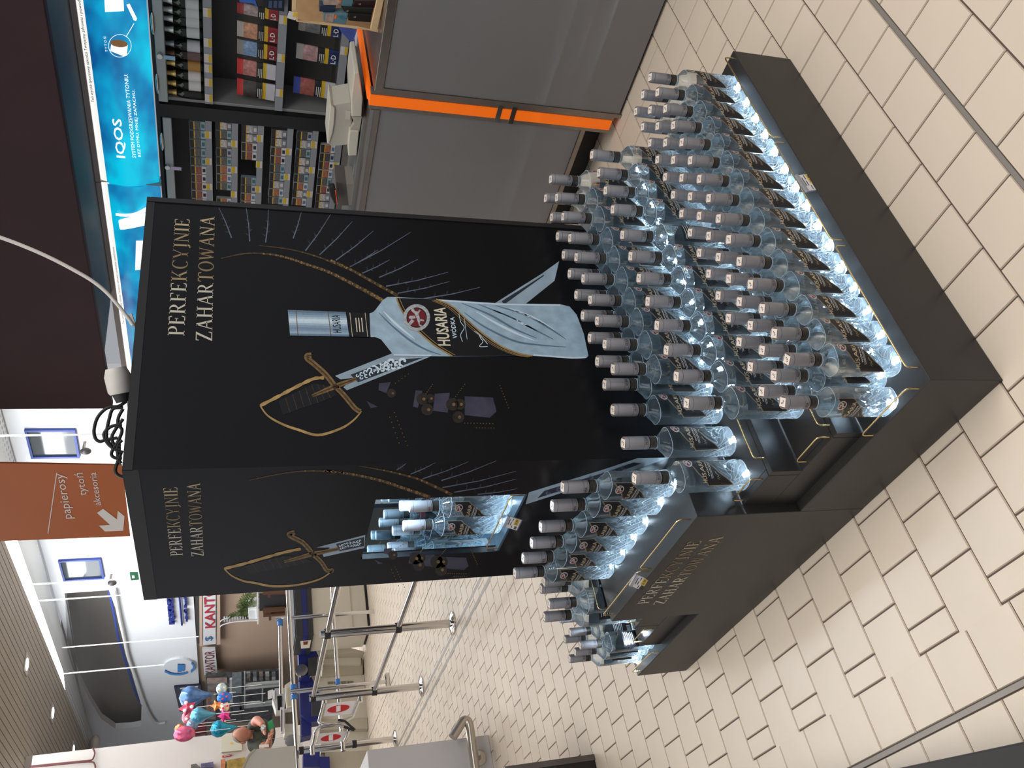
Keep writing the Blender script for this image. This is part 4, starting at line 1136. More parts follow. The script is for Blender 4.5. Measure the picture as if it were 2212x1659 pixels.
def sign_box(y0, y1, label):
    t = thing('backlit_sign', label, 'sign', (XSG, (y0+y1)/2, szb))
    def curve(z0, z1, dx, name, mats):
        def fn(u, v):
            z = z0+(z1-z0)*v; f = (z-szb)/(szf-szb)
            return (XSG-dx-.05*sin(pi*max(0, min(1, f))), y0+(y1-y0)*u, z)
        b = MB().grid(fn, 4, 10); n0 = len(b.v)
        b.add([(XSG+.03, v[1], v[2]) for v in b.v[:n0]], [tuple(reversed(q_)) for q_ in b.f[:]])
        return b.build(name, mats, t, smooth=60)
    curve(szb, szt, 0, 'blue_field', GLOW); curve(szt, szw, 0, 'white_header', SWH)
    MB().box(XSG-.03, XSG+.05, y0, y1, szw, szf).build('frame', SFR, t)
    MB().box(XSG-.03, XSG+.05, y1-.006, y1, szb-.01, szw).build('frame', SFR, t)
    return t
s1 = sign_box(sy0, sy1-.004, 'long backlit blue heated tobacco sign with white lettering above the cabinet')
s2 = sign_box(sy1+.004, sy2, 'second backlit blue sign panel partly hidden behind the column top')
XT = XSG-.052
def stext(mb, s, px0, py0, px1, py1, h, par, mats, name='lettering', X=XT, bold=0.0, shear=0):
    a, b = W(px0, py0, X), W(px1, py1, X)
    put_text(mb, s, (X, a.y, (a.z+b.z)/2), (0, -1, 0), (0, 0, 1), width=abs(b.y-a.y), height=h, bold=bold, shear=shear)
    return mb.build(name, mats, par)
hh = lambda px, py, d: abs(W(px, py, XT).z-W(px+d, py, XT).z)
stext(MB(), 'IQOS', 274, 342, 266, 258, hh(250, 300, 23), s1, SWH2, bold=.012)
stext(MB(), 'SYSTEM PODGRZEWANIA TYTONIU.', 294, 341, 276, 160, hh(290, 250, 8), s1, SWH2)
stext(MB(), 'BEZ DYMU. MNIEJ ZAPACHU.', 307, 339, 292, 194, hh(300, 250, 8), s1, SWH2)
SINK = M('sign_ink', (24, 24, 26), .5)
stext(MB(), 'Ten wyr\u00f3b tytoniowy szkodzi Twojemu zdrowiu i powoduje uzale\u017cnienie.', 205, 222, 167, -70, hh(200, 150, 9), s1, SINK, X=XT+.022, bold=.006, shear=.12)
stext(MB(), 'Ten wyr\u00f3b tytoniowy szkodzi Twojemu zdrowiu i powoduje uzale\u017cnienie.', 268, 700, 250, 533, hh(260, 600, 6), s2, SINK, X=XT+.022, shear=.12)
stext(MB(), 'T Y T O \u0143', 231, 112, 231, 80, hh(230, 95, 7), s1, SWH2)
# the cut tobacco stick in its circle, pack and stick
m = MB(); m.mat(0)
for k in range(28):
    a, b = 2*pi*k/28, 2*pi*(k+1)/28
    m.poly([W(259+25*cos(a), 99+25*sin(a), XT), W(259+25*cos(b), 99+25*sin(b), XT), W(259+24*cos(b), 99+24*sin(b), XT), W(259+24*cos(a), 99+24*sin(a), XT)])
m.poly([W(x, y, XT-.001) for x, y in ((241, 92), (276, 97), (274, 120), (268, 122), (238, 110))])
m.poly([W(x, y, XT) for x, y in ((272, 79), (289, 50), (290, 51), (273, 80))])
m.mat(1); m.poly([W(257+19*cos(2*pi*k/16), 94+8*sin(2*pi*k/16)+2*cos(2*pi*k/16), XT-.002) for k in range(16)])
m.mat(0); m.poly([W(x, y, XT-.001) for x, y in ((273, 10), (280, 8), (296, 40), (294, 45), (289, 44))])
m.poly([W(x, y, XT-.001) for x, y in ((224, -30), (265, -30), (268, 24), (227, 26))])
m.build('printed_picture', [SWH2, M('sign_tobacco', (150, 110, 70), .6, emit=(150, 110, 70), es=.5)], s1)
m = MB()
m.poly([W(x, y, XT-.001) for x, y in smooth_pts([(250, 460), (270, 462), (295, 458), (330, 440), (335, 446), (300, 465), (270, 468), (250, 466)], 3)])
m.poly([W(x, y, XT-.001) for x, y in smooth_pts([(256, 478), (264, 473), (330, 458), (335, 480), (268, 496), (258, 492)], 3)])
m.poly([W(x, y, XT-.001) for x, y in ((294, 520), (320, 520), (320, 580), (292, 584))])
m.build('printed_picture', [SWH2], s2)
# maroon fascia and the grey soffit below it
MAR = M('maroon_fascia', (54, 32, 36), .75, noise=(4, .06), bump=(500, .05))
XM = 2.70
zm = W(160, 390, XM).z
fa = MB().box(XM, XM+.06, -1.2, W(100, 884, XM).y, zm, 3.6).build('trim_1', MAR, bevel=.006)
tag(fa, 'maroon fascia board hanging above the kiosk', None, None, 'structure')
so = MB().box(XM+.06, XSG+.1, -1.2, W(100, 884, XM).y-.4, zm+.02, zm+.05).build('ceiling_kiosk', M('soffit_grey', (42, 39, 38), .6))
tag(so, 'grey soffit under the kiosk canopy', None, None, 'structure')
for (a, b, c, d) in ((XSG-.02, XSG+.06, szf, zm+.02),):
    tag(MB().box(a, b, -1.2, W(100, 860, XM).y, c, d).build('trim_2', SFR), 'pale strip between sign and soffit', None, None, 'structure')
# ---------------------------------------------------------------- the mall hall behind: far wall, ceiling
from mathutils.geometry import tessellate_polygon
WP0, WN = V3((6, 15, 0)), V3((.9962, .0872, 0))
WT = V3((.0872, -.9962, 0))             # along the wall, towards the right of the picture
def wl(x, y, off=0.0): return onplane(x, y, WP0-WN*off, WN)
WHITE = M('white_wall', (226, 228, 230), .6, noise=(.6, .02)); GREYW = M('grey_bulkhead', (136, 130, 124), .6, noise=(.8, .04))
BEIGEW = M('beige_wall', (172, 148, 128), .6, noise=(1, .03))
z0 = zz(0, 1200, 3.614)
outer = [(-60, 800), (5, 904), (94, 1200), (166, 1457), (205, 1640), (470, 1640), (443, 1590), (431, 1490), (418, 1290), (400, 1000), (380, 800)]
hole = z0([(505, 295), (850, 270), (905, 420), (960, 650), (1010, 850), (1060, 1020), (1105, 1180), (1100, 1330), (1020, 1345), (900, 1352), (790, 1275), (700, 1130), (610, 950), (530, 740)])
O3 = [wl(*p) for p in outer]; H3 = [wl(*p) for p in hole]
def flat2(p): return V3(((p-WP0).dot(WT), p.z, 0))
tri = tessellate_polygon([[flat2(p) for p in O3], [flat2(p) for p in H3]])
allp = O3+H3
w = MB(); w.add(allp, tri); w.add([p+WN*.12 for p in allp], [tuple(reversed(t)) for t in tri])
n0 = len(O3)
for base, N in ((0, n0), (n0, len(H3))):
    for i in range(N):
        a, b = base+i, base+(i+1) % N; w.add([allp[a], allp[b], allp[b]+WN*.12, allp[a]+WN*.12], [(0, 1, 2, 3)])
tag(w.build('wall_right', WHITE), 'white upper wall of the mall with curved opening', None, None, 'structure')
g = MB().grid(lambda u, v: wl(120+300*v, 1230+370*u)+WN*(.25+.55*sin(pi*u)), 12, 4)
g.add([V3(p)+WN*.05 for p in g.v[:]], [tuple(reversed(f)) for f in g.f[:]])
tag(g.build('wall_recess', GREYW, smooth=60), 'grey curved bulkhead behind the opening of the white wall', None, None, 'structure')
low = MB(); zb_w = .0
lp = [wl(419, 1200), wl(443, 1640)]
low.hexa([V3((lp[0].x, lp[0].y, 0)), V3((lp[0].x, lp[0].y, 0))+WN*.1, V3((lp[1].x, lp[1].y, 0))+WN*.1, V3((lp[1].x, lp[1].y, 0))],
         [V3((lp[0].x, lp[0].y, 2.16)), V3((lp[0].x, lp[0].y, 2.16))+WN*.1, V3((lp[1].x, lp[1].y, 2.16))+WN*.1, V3((lp[1].x, lp[1].y, 2.16))])
low.v = [tuple(V3(v)+WN*.06) for v in low.v]
tag(low.build('wall_back', BEIGEW), 'beige shop front wall under the white upper wall', None, None, 'structure')
def wslab(pts, off, t, name, mats, par=None, **k):     # outline on the far wall, off metres in front of it, t thick
    return MB().slab([wl(*p, off) for p in pts], WN, t).build(name, mats, par, **k)
BLUEF = M('window_blue', (44, 66, 140), .4); PANE = M('dark_pane', (60, 66, 70), .08, spec=.9)
for i, q in enumerate((zz(0, 800)([(205, 515), (640, 512), (682, 752), (265, 757)]), z0([(452, 48), (785, 30), (815, 185), (495, 205)]))):
    c = [sum(p[k] for p in q)/4 for k in (0, 1)]
    wi = thing('window_%d' % (i+1), ('blue framed window high on the white wall right of the orange sign', 'blue framed window high on the white wall left of the orange sign')[i], None, tuple(wl(*c, .02)), kind='structure')
    del_cat = wi
    inn = [(c[0]+(p[0]-c[0])*.9, c[1]+(p[1]-c[1])*.88) for p in q]
    for k in range(4):
        a, b = q[k], q[(k+1) % 4]; c2, d2 = inn[(k+1) % 4], inn[k]
        MB().slab([wl(*p, .04) for p in (a, b, c2, d2)], WN, .04).build('frame_bar', BLUEF, wi)
    MB().slab([wl(*p, .015) for p in inn], WN, .01).build('pane', PANE, wi)
# little lamp brackets below the windows
for i, (x, y) in enumerate(((183, 955), (240, 1241))):
    b = thing('spot_lamp', ('small grey spot lamp on white wall under the right window', 'small grey spot lamp on white wall under the left window')[i], 'lamp', tuple(wl(x, y, .02)))
    p = wl(x, y, .0); MB().cyl(p, p-WN*.14, .02, n=10).build('arm', INOX, b); MB().ball(p-WN*.16-V3((0, 0, .03)), .05, .05, .07, 12, 8).build('head', M('lamp_dark', (60, 58, 56), .4), b, smooth=60)
ex = thing('exit_sign', 'small green emergency exit sign hanging left of the column', 'sign', tuple(wl(290, 1246, 1.0)))
MB().slab([wl(*p, 1.0) for p in z0([(1012, 142), (1075, 142), (1085, 190), (1022, 195)])], WN, .03).build('plate', M('exit_green', (28, 92, 62), .4), ex)
MB().slab([wl(*p, 1.006) for p in z0([(1030, 158), (1050, 158), (1052, 176), (1032, 178)])], WN, .004).build('pictogram', WHT, ex)
# flower shop letters
BLUEL = M('letters_blue', (36, 48, 122), .4)
def wtext(s, p0, p1, h, name, mats, par=None, off=.05, bold=.02, depth=True, fin=None):
    a, b = wl(*p0, off), wl(*p1, off); m = MB()
    put_text(m, s, (a.x, a.y, (a.z+b.z)/2), WT, (0, 0, 1), width=(V3((b.x, b.y, 0))-V3((a.x, a.y, 0))).length, height=h, bold=bold)
    if depth:
        n_ = len(m.v); fs = list(m.f); m.add([V3(v)+WN*.04 for v in m.v[:n_]], [tuple(reversed(f)) for f in fs])
        cnt = {}
        for f in fs:
            for i in range(len(f)):
                e = (f[i], f[(i+1) % len(f)]); cnt[e] = 1
        for (i, j) in list(cnt):
            if (j, i) not in cnt: m.f.append((i, n_+i, n_+j, j)); m.m.append(0)
    return m.build(name, mats, par)
hpx = lambda x, y, d: abs(wl(x, y).z-wl(x+d, y).z)
fs_ = thing('shop_lettering', 'dark blue raised shop letters on the white wall beside the column', 'sign', tuple(wl(390, 1310, .03)))
wtext('H,SKRZY', (381, 1348.5), (374, 1283), hpx(370, 1320, 15.5), 'lettering', BLUEL, fs_, bold=.05)
wtext('sie\u0107 kwia', (407, 1343.5), (402, 1283), hpx(405, 1320, 8), 'lettering', BLUEL, fs_, bold=.03)
MB().tube([wl(393, 1350, .03), wl(387, 1283, .03)], .018, 6).build('underline', BLUEL, fs_)
ov = thing('oval_sign', 'white oval sign with blue swash letters on the white wall', 'sign', tuple(wl(388, 1441, .03)))
MB().slab([wl(388+34*cos(2*pi*k/28), 1441+17.5*sin(2*pi*k/28), .04) for k in range(28)], WN, .04).build('disc', M('oval_white', (222, 226, 230), .5), ov)
OB = M('swash_blue', (52, 128, 196), .4)
def wstroke(pts, w_, off, name, par, mats):
    m = MB(); s = smooth_pts(pts, 5); pstroke(m, lambda x, y: wl(x, y, off), s, w_); n_ = len(m.v)
    m.add([V3(v)+WN*.02 for v in m.v[:n_]], [tuple(reversed(f)) for f in m.f[:]])
    return m.build(name, mats, par)
wstroke([(356, 1450), (370, 1456), (390, 1457), (405, 1453)], 4, .06, 'swash', ov, OB)
wstroke([(412, 1452), (418, 1446), (418, 1438), (414, 1432)], 4, .06, 'swash', ov, OB)
wstroke([(388, 1452), (388, 1436)], 9, .06, 'letter', ov, OB); wstroke([(395, 1450), (396, 1436)], 6, .06, 'letter', ov, OB)
# exchange office boards
SGW = M('board_white', (206, 206, 208), .5); REDL = M('letters_red', (168, 40, 52), .45); REDD = M('letters_dark_red', (122, 38, 42), .45)
k1 = thing('exchange_sign', 'long white exchange office board with red letters and blue dollar mark', 'sign', tuple(wl(452, 1330, .05)))
wslab([(438.6, 1394), (438.6, 1240), (466, 1240), (466, 1391)], .06, .05, 'board', SGW, k1)
wtext('KANTOR', (464, 1356), (463.5, 1249), hpx(441, 1320, 22.5), 'lettering', REDL, k1, off=.07, depth=False)
wtext('$', (461, 1384), (460, 1374), hpx(443, 1380, 18), 'lettering', M('letters_blue2', (46, 92, 140), .45), k1, off=.07, bold=0, depth=False)
k2 = thing('exchange_sign', 'small white exchange office board with dark red letters', 'sign', tuple(wl(454, 1428, .05)))
wslab([(437, 1403), (465, 1402), (470, 1456), (441, 1458)], .06, .05, 'board', SGW, k2)
wtext('KANTOR', (465, 1454), (462, 1406), hpx(442, 1430, 21), 'lettering', REDD, k2, off=.07, bold=0, depth=False)
for i, q in enumerate((((430, 1240), (437, 1240), (437, 1396), (431, 1396)), ((468, 1240), (475, 1240), (476, 1392), (468, 1393)))):
    tag(wslab(q, .05, .05, 'trim_%d' % (3+i), M('beige_trim', (190, 166, 148), .6)), ('beige moulding above the long exchange board', 'beige moulding below the long exchange board')[i], None, None, 'structure')
tag(wslab(((419, 1240), (430, 1240), (431, 1390), (425, 1390)), .0, .02, 'trim_5', M('shadow_gap', (52, 50, 48), .7)), 'dark gap above the exchange boards', None, None, 'structure')
# glazed cabinet wall of a shop, left of the exchange office
gl = thing('glass_cabinet', 'grey framed glass cabinets full of small goods behind the cashier', 'cabinet', tuple(wl(560, 1490, .4)))
zk = zz(340, 1440, 7.373)
wslab(zk([(770, 150), (1950, 60), (1990, 330), (1840, 620), (1830, 880), (780, 900)]), .3, .05, 'back_board', M('cabinet_goods', (66, 66, 68), .5, noise=(9, .8)), gl)
for q in ([(1380, 100), (1400, 100), (1400, 660), (1380, 660)], [(1380, 290), (1950, 245), (1950, 268), (1380, 315)], [(1395, 350), (1955, 300), (1955, 318), (1395, 370)], [(1380, 610), (1830, 560), (1830, 580), (1380, 635)], [(1665, 340), (1685, 340), (1680, 610), (1660, 610)], [(1385, 645), (1830, 605), (1830, 620), (1385, 665)]):
    wslab(zk(q), .42, .04, 'frame_bar', M('cabinet_bar', (176, 178, 174), .4), gl)
for k_ in range(10):
    x0, y0 = 1420+(k_ % 5)*100, 110+(k_//5)*80
    wslab(zk([(x0, y0), (x0+60, y0-5), (x0+62, y0+45), (x0+4, y0+50)]), .36, .04, 'goods', M('goods_grey_%d' % (k_ % 3), ((150, 150, 148), (96, 100, 104), (120, 112, 100))[k_ % 3], .5), gl)
for k_, (x0, y0, x1, y1, c_) in enumerate(((1190, 130, 1340, 430, (110, 118, 120)), (1150, 210, 1200, 570, (176, 178, 176)), (1200, 430, 1310, 700, (50, 56, 74)), (1180, 700, 1340, 880, (42, 42, 46)), (790, 210, 1110, 270, (150, 132, 120)), (800, 290, 960, 390, (120, 112, 106)), (780, 430, 930, 840, (140, 126, 118)))):
    wslab(zk([(x0, y0), (x1, y0-8), (x1, y1), (x0, y1)]), .34, .05, 'goods', M('goods_c_%d' % k_, c_, .5, noise=(8, .25)), gl)
po = thing('shop_poster', 'dark blue poster board on the white wall behind the balloons', 'poster', tuple(wl(405, 1510, .05)))
wslab(zk([(265, 330), (690, 296), (742, 700), (355, 720)]), .05, .04, 'board', M('poster_navy', (34, 36, 66), .4), po)
wslab(zk([(355, 345), (648, 310), (648, 328), (358, 362)]), .055, .01, 'white_bar', WHT, po)
wslab(zk([(380, 540), (410, 535), (412, 570), (385, 575)]), .055, .01, 'red_dot', M('poster_red', (206, 52, 62), .5), po)

# hall ceiling of long slats with downlights, sloping perforated strip and daylight band
SLAT = M('ceiling_slat', (158, 148, 134), .6, noise=(2, .03)); SLATB = M('ceiling_void', (84, 78, 70), .8)
ZC = 4.2
ce = MB().box(-4.5, 4.98, -4, 24, ZC+.05, ZC+.12).build('ceiling', SLATB)
tag(ce, 'beige slatted hall ceiling with round downlights', None, None, 'structure')
sm = MB().box(-.046, .046, 0, 22, ZC, ZC+.05).mesh('slat', SLAT)
for i in range(34):
    o = bpy.data.objects.new('slat', sm); COL.objects.link(o); o.parent = ce
    o.location = (4.93-.105*i-ce.location.x, 1.5-ce.location.y, -ce.location.z)
def perf_mat():
    m = bpy.data.materials.new('perforated_metal'); m.use_nodes = True; nt = m.node_tree; b = nt.nodes['Principled BSDF']
    tc = nt.nodes.new('ShaderNodeTexCoord'); mp = nt.nodes.new('ShaderNodeMapping'); mp.inputs['Scale'].default_value = (9, 9, 9)
    v = nt.nodes.new('ShaderNodeTexVoronoi'); v.inputs['Randomness'].default_value = 0; v.inputs['Scale'].default_value = 1
    r_ = nt.nodes.new('ShaderNodeValToRGB'); r_.color_ramp.elements[0].position = .22; r_.color_ramp.elements[1].position = .3
    r_.color_ramp.elements[0].color = (*lin((120, 124, 128)), 1); r_.color_ramp.elements[1].color = (*lin((206, 208, 206)), 1)
    nt.links.new(tc.outputs['Object'], mp.inputs[0]); nt.links.new(mp.outputs[0], v.inputs['Vector']); nt.links.new(v.outputs['Distance'], r_.inputs[0])
    nt.links.new(r_.outputs[0], b.inputs['Base Color']); b.inputs['Roughness'].default_value = .5
    return m
pf = MB()
A0, A1 = V3((4.98, 4, ZC+.01)), V3((4.98, 22, ZC+.01)); B0, B1 = wl(-60, 800), wl(205, 1640)
B0 = V3((6.9, 4.5, 4.36)); B1 = V3((5.4, 22, 4.33))
pf.slab([A0, B0, B1, A1], (0, 0, 1), .03)
tag(pf.build('ceiling_perforated', perf_mat()), 'perforated metal strip between slats and white wall', None, None, 'structure')
DAY = M('daylight_panel', (255, 255, 255), .5, emit=(255, 255, 255), es=6)
dayl = MB().slab([V3((4.99, 6.5, ZC+.005)), V3((5.55, 6.5, ZC+.05)), V3((5.2, 14.6, ZC+.02)), V3((4.99, 14.9, ZC+.005))], (0, 0, 1), .01)
o = dayl.build('window_3', DAY); tag(o, 'bright daylight band along the edge of the slatted ceiling', None, None, 'structure')
for i, (x, y) in enumerate(((57, 1435), (113, 1540), (158, 1620))):
    p = onz(x, y, ZC-.005)
    t = thing('downlight', 'round recessed downlight in slatted ceiling, %s' % ('nearest', 'middle', 'farthest')[i], 'lamp', (p.x, p.y, ZC-.02), 0, 'downlights in the slatted ceiling')
    MB().box(p.x-.13, p.x+.13, p.y-.13, p.y+.13, ZC-.012, ZC-.002).build('plate', M('downlight_plate', (186, 180, 170), .5), t)
    MB().lathe([(.001, ZC-.018), (.075, ZC-.018), (.085, ZC-.012)], 20, c=(p.x, p.y, 0), cap0=True, cap1=False).build('lens', M('downlight_lens', (255, 255, 255), .4, emit=(255, 255, 250), es=6), t)
# hanging rods
RODM = M('white_rod', (222, 222, 220), .4)
for i, (a, b, off) in enumerate(((z0([(160, 232)])[0], z0([(1010, 180)])[0], 1.0), (z0([(200, 355)])[0], z0([(1110, 300)])[0], 1.0), (z0([(475, 918)])[0], z0([(1280, 852)])[0], .9), (z0([(510, 688)])[0], z0([(1550, 632)])[0], .5), ((0, 936), (245, 938), 1.2))):
    p = wl(*b, off); top_ = ZC+.06
    tag(MB().cyl((p.x, p.y, p.z), (p.x, p.y, top_), .011, n=8).build('hanging_rod', RODM, smooth=60), ('thin white hanging rod beside the exit sign', 'thicker white hanging rod left of the exit sign', 'white hanging rod above the oval sign', 'thin white rod over the exchange boards', 'thin white rod across the right blue window')[i], 'rod', 'hanging rods of the hall')
# white rail with lamps along the opening
tag(MB().tube([wl(*p, .06) for p in smooth_pts(z0([(890, 270), (930, 480), (970, 650), (1000, 790), (1060, 960), (1130, 1160), (1210, 1300), (1290, 1305)]), 4)], .03, 8).build('cable_rail', M('rail_white', (214, 214, 212), .5), smooth=60), 'white rail along the lower edge of the curved opening', 'rail')
tag(MB().tube([wl(*p, -.02) for p in smooth_pts(z0([(850, 272), (890, 450), (920, 620), (960, 760), (1005, 900), (1062, 1080), (1110, 1170)]), 4)], .022, 8).build('cable_rail', BLUEF, smooth=60), 'thin blue rail inside the curved opening', 'rail')
# near side wall at the left with its door of a switch cabinet
PX = 3.30
PINK = M('side_wall', (198, 190, 184), .6, noise=(1, .02))
pc = onz(56, 1634, ZC)
wlf = MB().box(-3.5, pc.x, pc.y, pc.y+.25, 0, ZC).build('wall_left', PINK); tag(wlf, 'pale plastered side wall at the left of the hall', None, None, 'structure')
YL = pc.y
def yl(x, y, off=0.0): return ony(x, y, YL-off)
def yslab(pts, Y, t, name, mats, par=None, **k): return MB().slab([ony(*p, Y) for p in pts], (0, 1, 0), t).build(name, mats, par, **k)
sw = thing('switch_cabinet', 'beige switch cabinet with yellow warning triangle on the side wall', 'cabinet', tuple(ony(500, 1607, YL-.02)))
yslab(zk([(1022, 1120), (1335, 1090), (1345, 1330), (1020, 1362)]), YL-.06, .06, 'door', M('switch_beige', (196, 190, 170), .5), sw)
yslab(zk([(1150, 1218), (1195, 1200), (1195, 1232)]), YL-.064, .003, 'warning_triangle', M('tag_yellow', (216, 182, 40), .6), sw)
rs = thing('red_wall_sign', 'small red and white sign low on the side wall', 'sign', tuple(ony(490, 1632, YL-.02)))
yslab(zk([(1032, 1418), (1182, 1398), (1182, 1422), (1034, 1444)]), YL-.02, .02, 'plate', M('plate_red', (176, 46, 42), .5), rs)
yslab(zk([(1060, 1424), (1150, 1412), (1150, 1418), (1060, 1431)]), YL-.023, .003, 'white_bar', WHT, rs)
zq = zz(0, 1400, 6.407)
for i, q in enumerate(([(420, 1635), (650, 1612), (860, 1592), (1100, 1568), (1260, 1550), (1300, 1500), (1310, 1440), (1280, 1380)], [(420, 1650), (660, 1628), (870, 1605), (1110, 1582), (1270, 1575), (1310, 1610), (1320, 1659)])):
    tag(MB().tube([ony(*p, YL-.05) for p in smooth_pts(zq(q), 4)], .011, 8).build('sprinkler_pipe', M('pipe_maroon', (96, 52, 50), .5), smooth=60), ('upper maroon pipe bending up the side wall', 'lower maroon pipe bending down the side wall')[i], 'pipe')
dm = MB().ball(onz(205, 1605, ZC-.1), .16, .16, .1, 16, 8)
tag(dm.build('ceiling_sensor', M('sensor_pale', (206, 196, 186), .5), smooth=60), 'pale round sensor dome in the far ceiling corner', 'sensor')
# toys and goods in the lit shop past the side wall
for i, (q, c_, lb_) in enumerate((([(530, 1560), (620, 1545), (680, 1600), (640, 1659), (540, 1659)], (96, 92, 84), 'round grey bag on the low left shelf'), ([(690, 1545), (890, 1515), (890, 1600), (700, 1610)], (86, 80, 110), 'mauve box behind the low left shelf'),
        ([(1010, 1480), (1080, 1470), (1080, 1620), (1010, 1620)], (170, 108, 70), 'brown plush goods hanging left of the cashier'), ([(1110, 1490), (1400, 1440), (1380, 1620), (1100, 1640)], (150, 122, 58), 'yellow boxed goods left of the cashier'))):
    yslab(zk(q), YL-.1-.001*i, .1, 'shop_goods', M('shop_goods_%d' % i, c_, .55, noise=(14, .4))) and tag(bpy.data.objects['shop_goods' if i == 0 else 'shop_goods.%03d' % i], lb_, 'goods', 'goods of the left shop')

# ---------------------------------------------------------------- foil balloons, plain shapes
YB = 12.0
NBAL = [0]
def balloon(px, py, r_, shape, cols, label):
    NBAL[0] += 1; c = ony(px, py, YB-.5+.27*(NBAL[0]*3 % 5)); r_ *= .9; t = thing('foil_balloon', label, 'balloon', (c.x, c.y, c.z), 0, 'foil balloons by the shop')
    m = MB()
    if shape == 'tail': m.lathe([(0, -2.2*r_), (.25*r_, -1.7*r_), (.45*r_, -1.1*r_), (.95*r_, -.3*r_), (1.0*r_, .2*r_), (.7*r_, .75*r_), (0, r_)], 18, cap0=False, cap1=False)
    elif shape == 'star':
        P_ = [(r_*(1.0 if k % 2 == 0 else .55)*cos(pi/2+pi*k/5), r_*(1.0 if k % 2 == 0 else .55)*sin(pi/2+pi*k/5)) for k in range(10)]
        m.add([(x, 0.0, z) for x, z in P_]+[(0, -.35*r_, 0), (0, .35*r_, 0)], [(i, (i+1) % 10, 10) for i in range(10)]+[((i+1) % 10, i, 11) for i in range(10)])
    else: m.ball((0, 0, 0), r_, r_*.5, r_*(.9 if shape == 'round' else 1.3), 18, 10)
    m.build('foil', M('foil_%d_%d_%d' % cols[0], cols[0], .22, metal=.5, noise=(9, .3)), t, smooth=50, local=True)
    if len(cols) > 1:
        m2 = MB()
        for k in range(3): m2.ball((r_*.5*cos(2.1*k+.4), -r_*.48, r_*.45*sin(2.1*k+.4)), r_*.2, r_*.06, r_*.2, 10, 6)
        m2.build('printed_spots', M('foil_%d_%d_%d' % cols[1], cols[1], .3, noise=(9, .2)), t, smooth=50, local=True)
    MB().cyl((0, 0, -r_*.9), (0, 0, -r_*.9-.5), .004, n=6).build('ribbon', RODM, t, local=True)
B_ = lambda a, b: zk([(a, b)])[0]
for (a, b, r_, s_, c_, l_) in ((520, 480, .17, 'tail', ((86, 120, 168), (150, 190, 70)), 'large blue foil balloon with green spots, highest of the cluster'),
    (480, 660, .14, 'star', ((196, 70, 92), (236, 220, 226)), 'pink star foil balloon under the big blue balloon'), (500, 800, .12, 'round', ((206, 110, 124), (240, 230, 232)), 'rose round foil balloon with white spots'),
    (560, 920, .10, 'round', ((120, 138, 158),), 'grey blue round foil balloon beside the red slats'), (650, 780, .12, 'tail', ((92, 160, 190), (220, 120, 80)), 'light blue tapering balloon with orange spots'),
    (350, 990, .08, 'round', ((226, 120, 70), (236, 236, 236)), 'small orange round balloon at the far left of the cluster'), (430, 1070, .12, 'long', ((206, 96, 128),), 'tall pink balloon at the left end of the cluster'),
    (1025, 350, .10, 'round', ((170, 196, 204), (230, 190, 140)), 'pale round balloon in front of the glass cabinets'), (1065, 490, .09, 'long', ((60, 110, 190), (206, 60, 80)), 'blue and red long balloon under the pale one'),
    (940, 620, .09, 'star', ((226, 136, 80),), 'orange star balloon near the red lettering'), (1070, 640, .09, 'round', ((226, 186, 160), (206, 60, 70)), 'cream balloon with red spots'),
    (1070, 780, .11, 'star', ((206, 56, 130),), 'magenta star balloon low in the cluster'), (1040, 900, .07, 'round', ((226, 166, 50),), 'small golden yellow balloon'), (980, 990, .13, 'tail', ((36, 140, 170),), 'teal tapering balloon above the cashier')):
    balloon(*B_(a, b), r_, s_, c_, l_)
rb = thing('red_shutter', 'red slatted shutter behind the balloons', 'shutter', tuple(wl(430, 1570, .1)))
for k in range(5): wslab(zk([(600, 895+k*48), (770, 870+k*46), (775, 900+k*46), (600, 925+k*48)]), .13, .12, 'slat', M('shutter_red', (150, 44, 54), .5), rb)
al = thing('shop_lettering', 'small orange shop lettering upright beside the balloons', 'sign', tuple(wl(454, 1520, .35)))
wtext('ARMATURA', (457, 1538), (452, 1497), hpx(450, 1520, 6), 'lettering', M('letters_orange', (190, 92, 60), .5), al, off=.36, depth=False)
# ---------------------------------------------------------------- plant, chair and shelf of the exchange office
zp = zz(400, 1260, 8.296)
LEAFM = M('palm_leaf', (84, 100, 52), .5, noise=(20, .25)); POTM = M('white_pot', (220, 222, 222), .5)
sh = thing('display_shelf', 'white curved wall shelf carrying the potted palm', 'shelf', tuple(wl(556, 1335, .3)))
wslab(zp([(1285, 180), (1310, 180), (1315, 735), (1290, 735)]), .45, .45, 'board', POTM, sh)
m = MB(); pts = smooth_pts(zp([(1290, 670), (1100, 675), (900, 690), (760, 715), (660, 750), (620, 785)]), 4); pstroke(m, lambda x, y: wl(x, y, .42), pts, 2.2); n_ = len(m.v); m.add([V3(v)+WN*.1 for v in m.v[:n_]], [tuple(reversed(f)) for f in m.f[:]]); m.build('bracket', POTM, sh)
for k in range(9):
    a = 690+k*48
    wslab(zp([(a, 640), (a+20, 636), (a+22, 690-k*2), (a+2, 700-k*2)]), .40, .05, 'tread', M('tread_grey', (170, 178, 184), .5), sh)
pl = thing('potted_palm', 'small palm with feathery green leaves in a white pot', 'plant', tuple(wl(552, 1325, .3)))
wslab(zp([(1128, 490), (1285, 470), (1290, 655), (1140, 660)]), .40, .25, 'pot', POTM, pl, bevel=.01)
base = wl(*zp([(1180, 480)])[0], .3)
rp = random.Random(5)
tips = [(1000, 300), (960, 385), (820, 580), (1000, 560), (1060, 600), (1040, 220), (1100, 200), (1180, 210), (980, 480), (1120, 330), (1240, 330), (1250, 260), (1300, 420)]
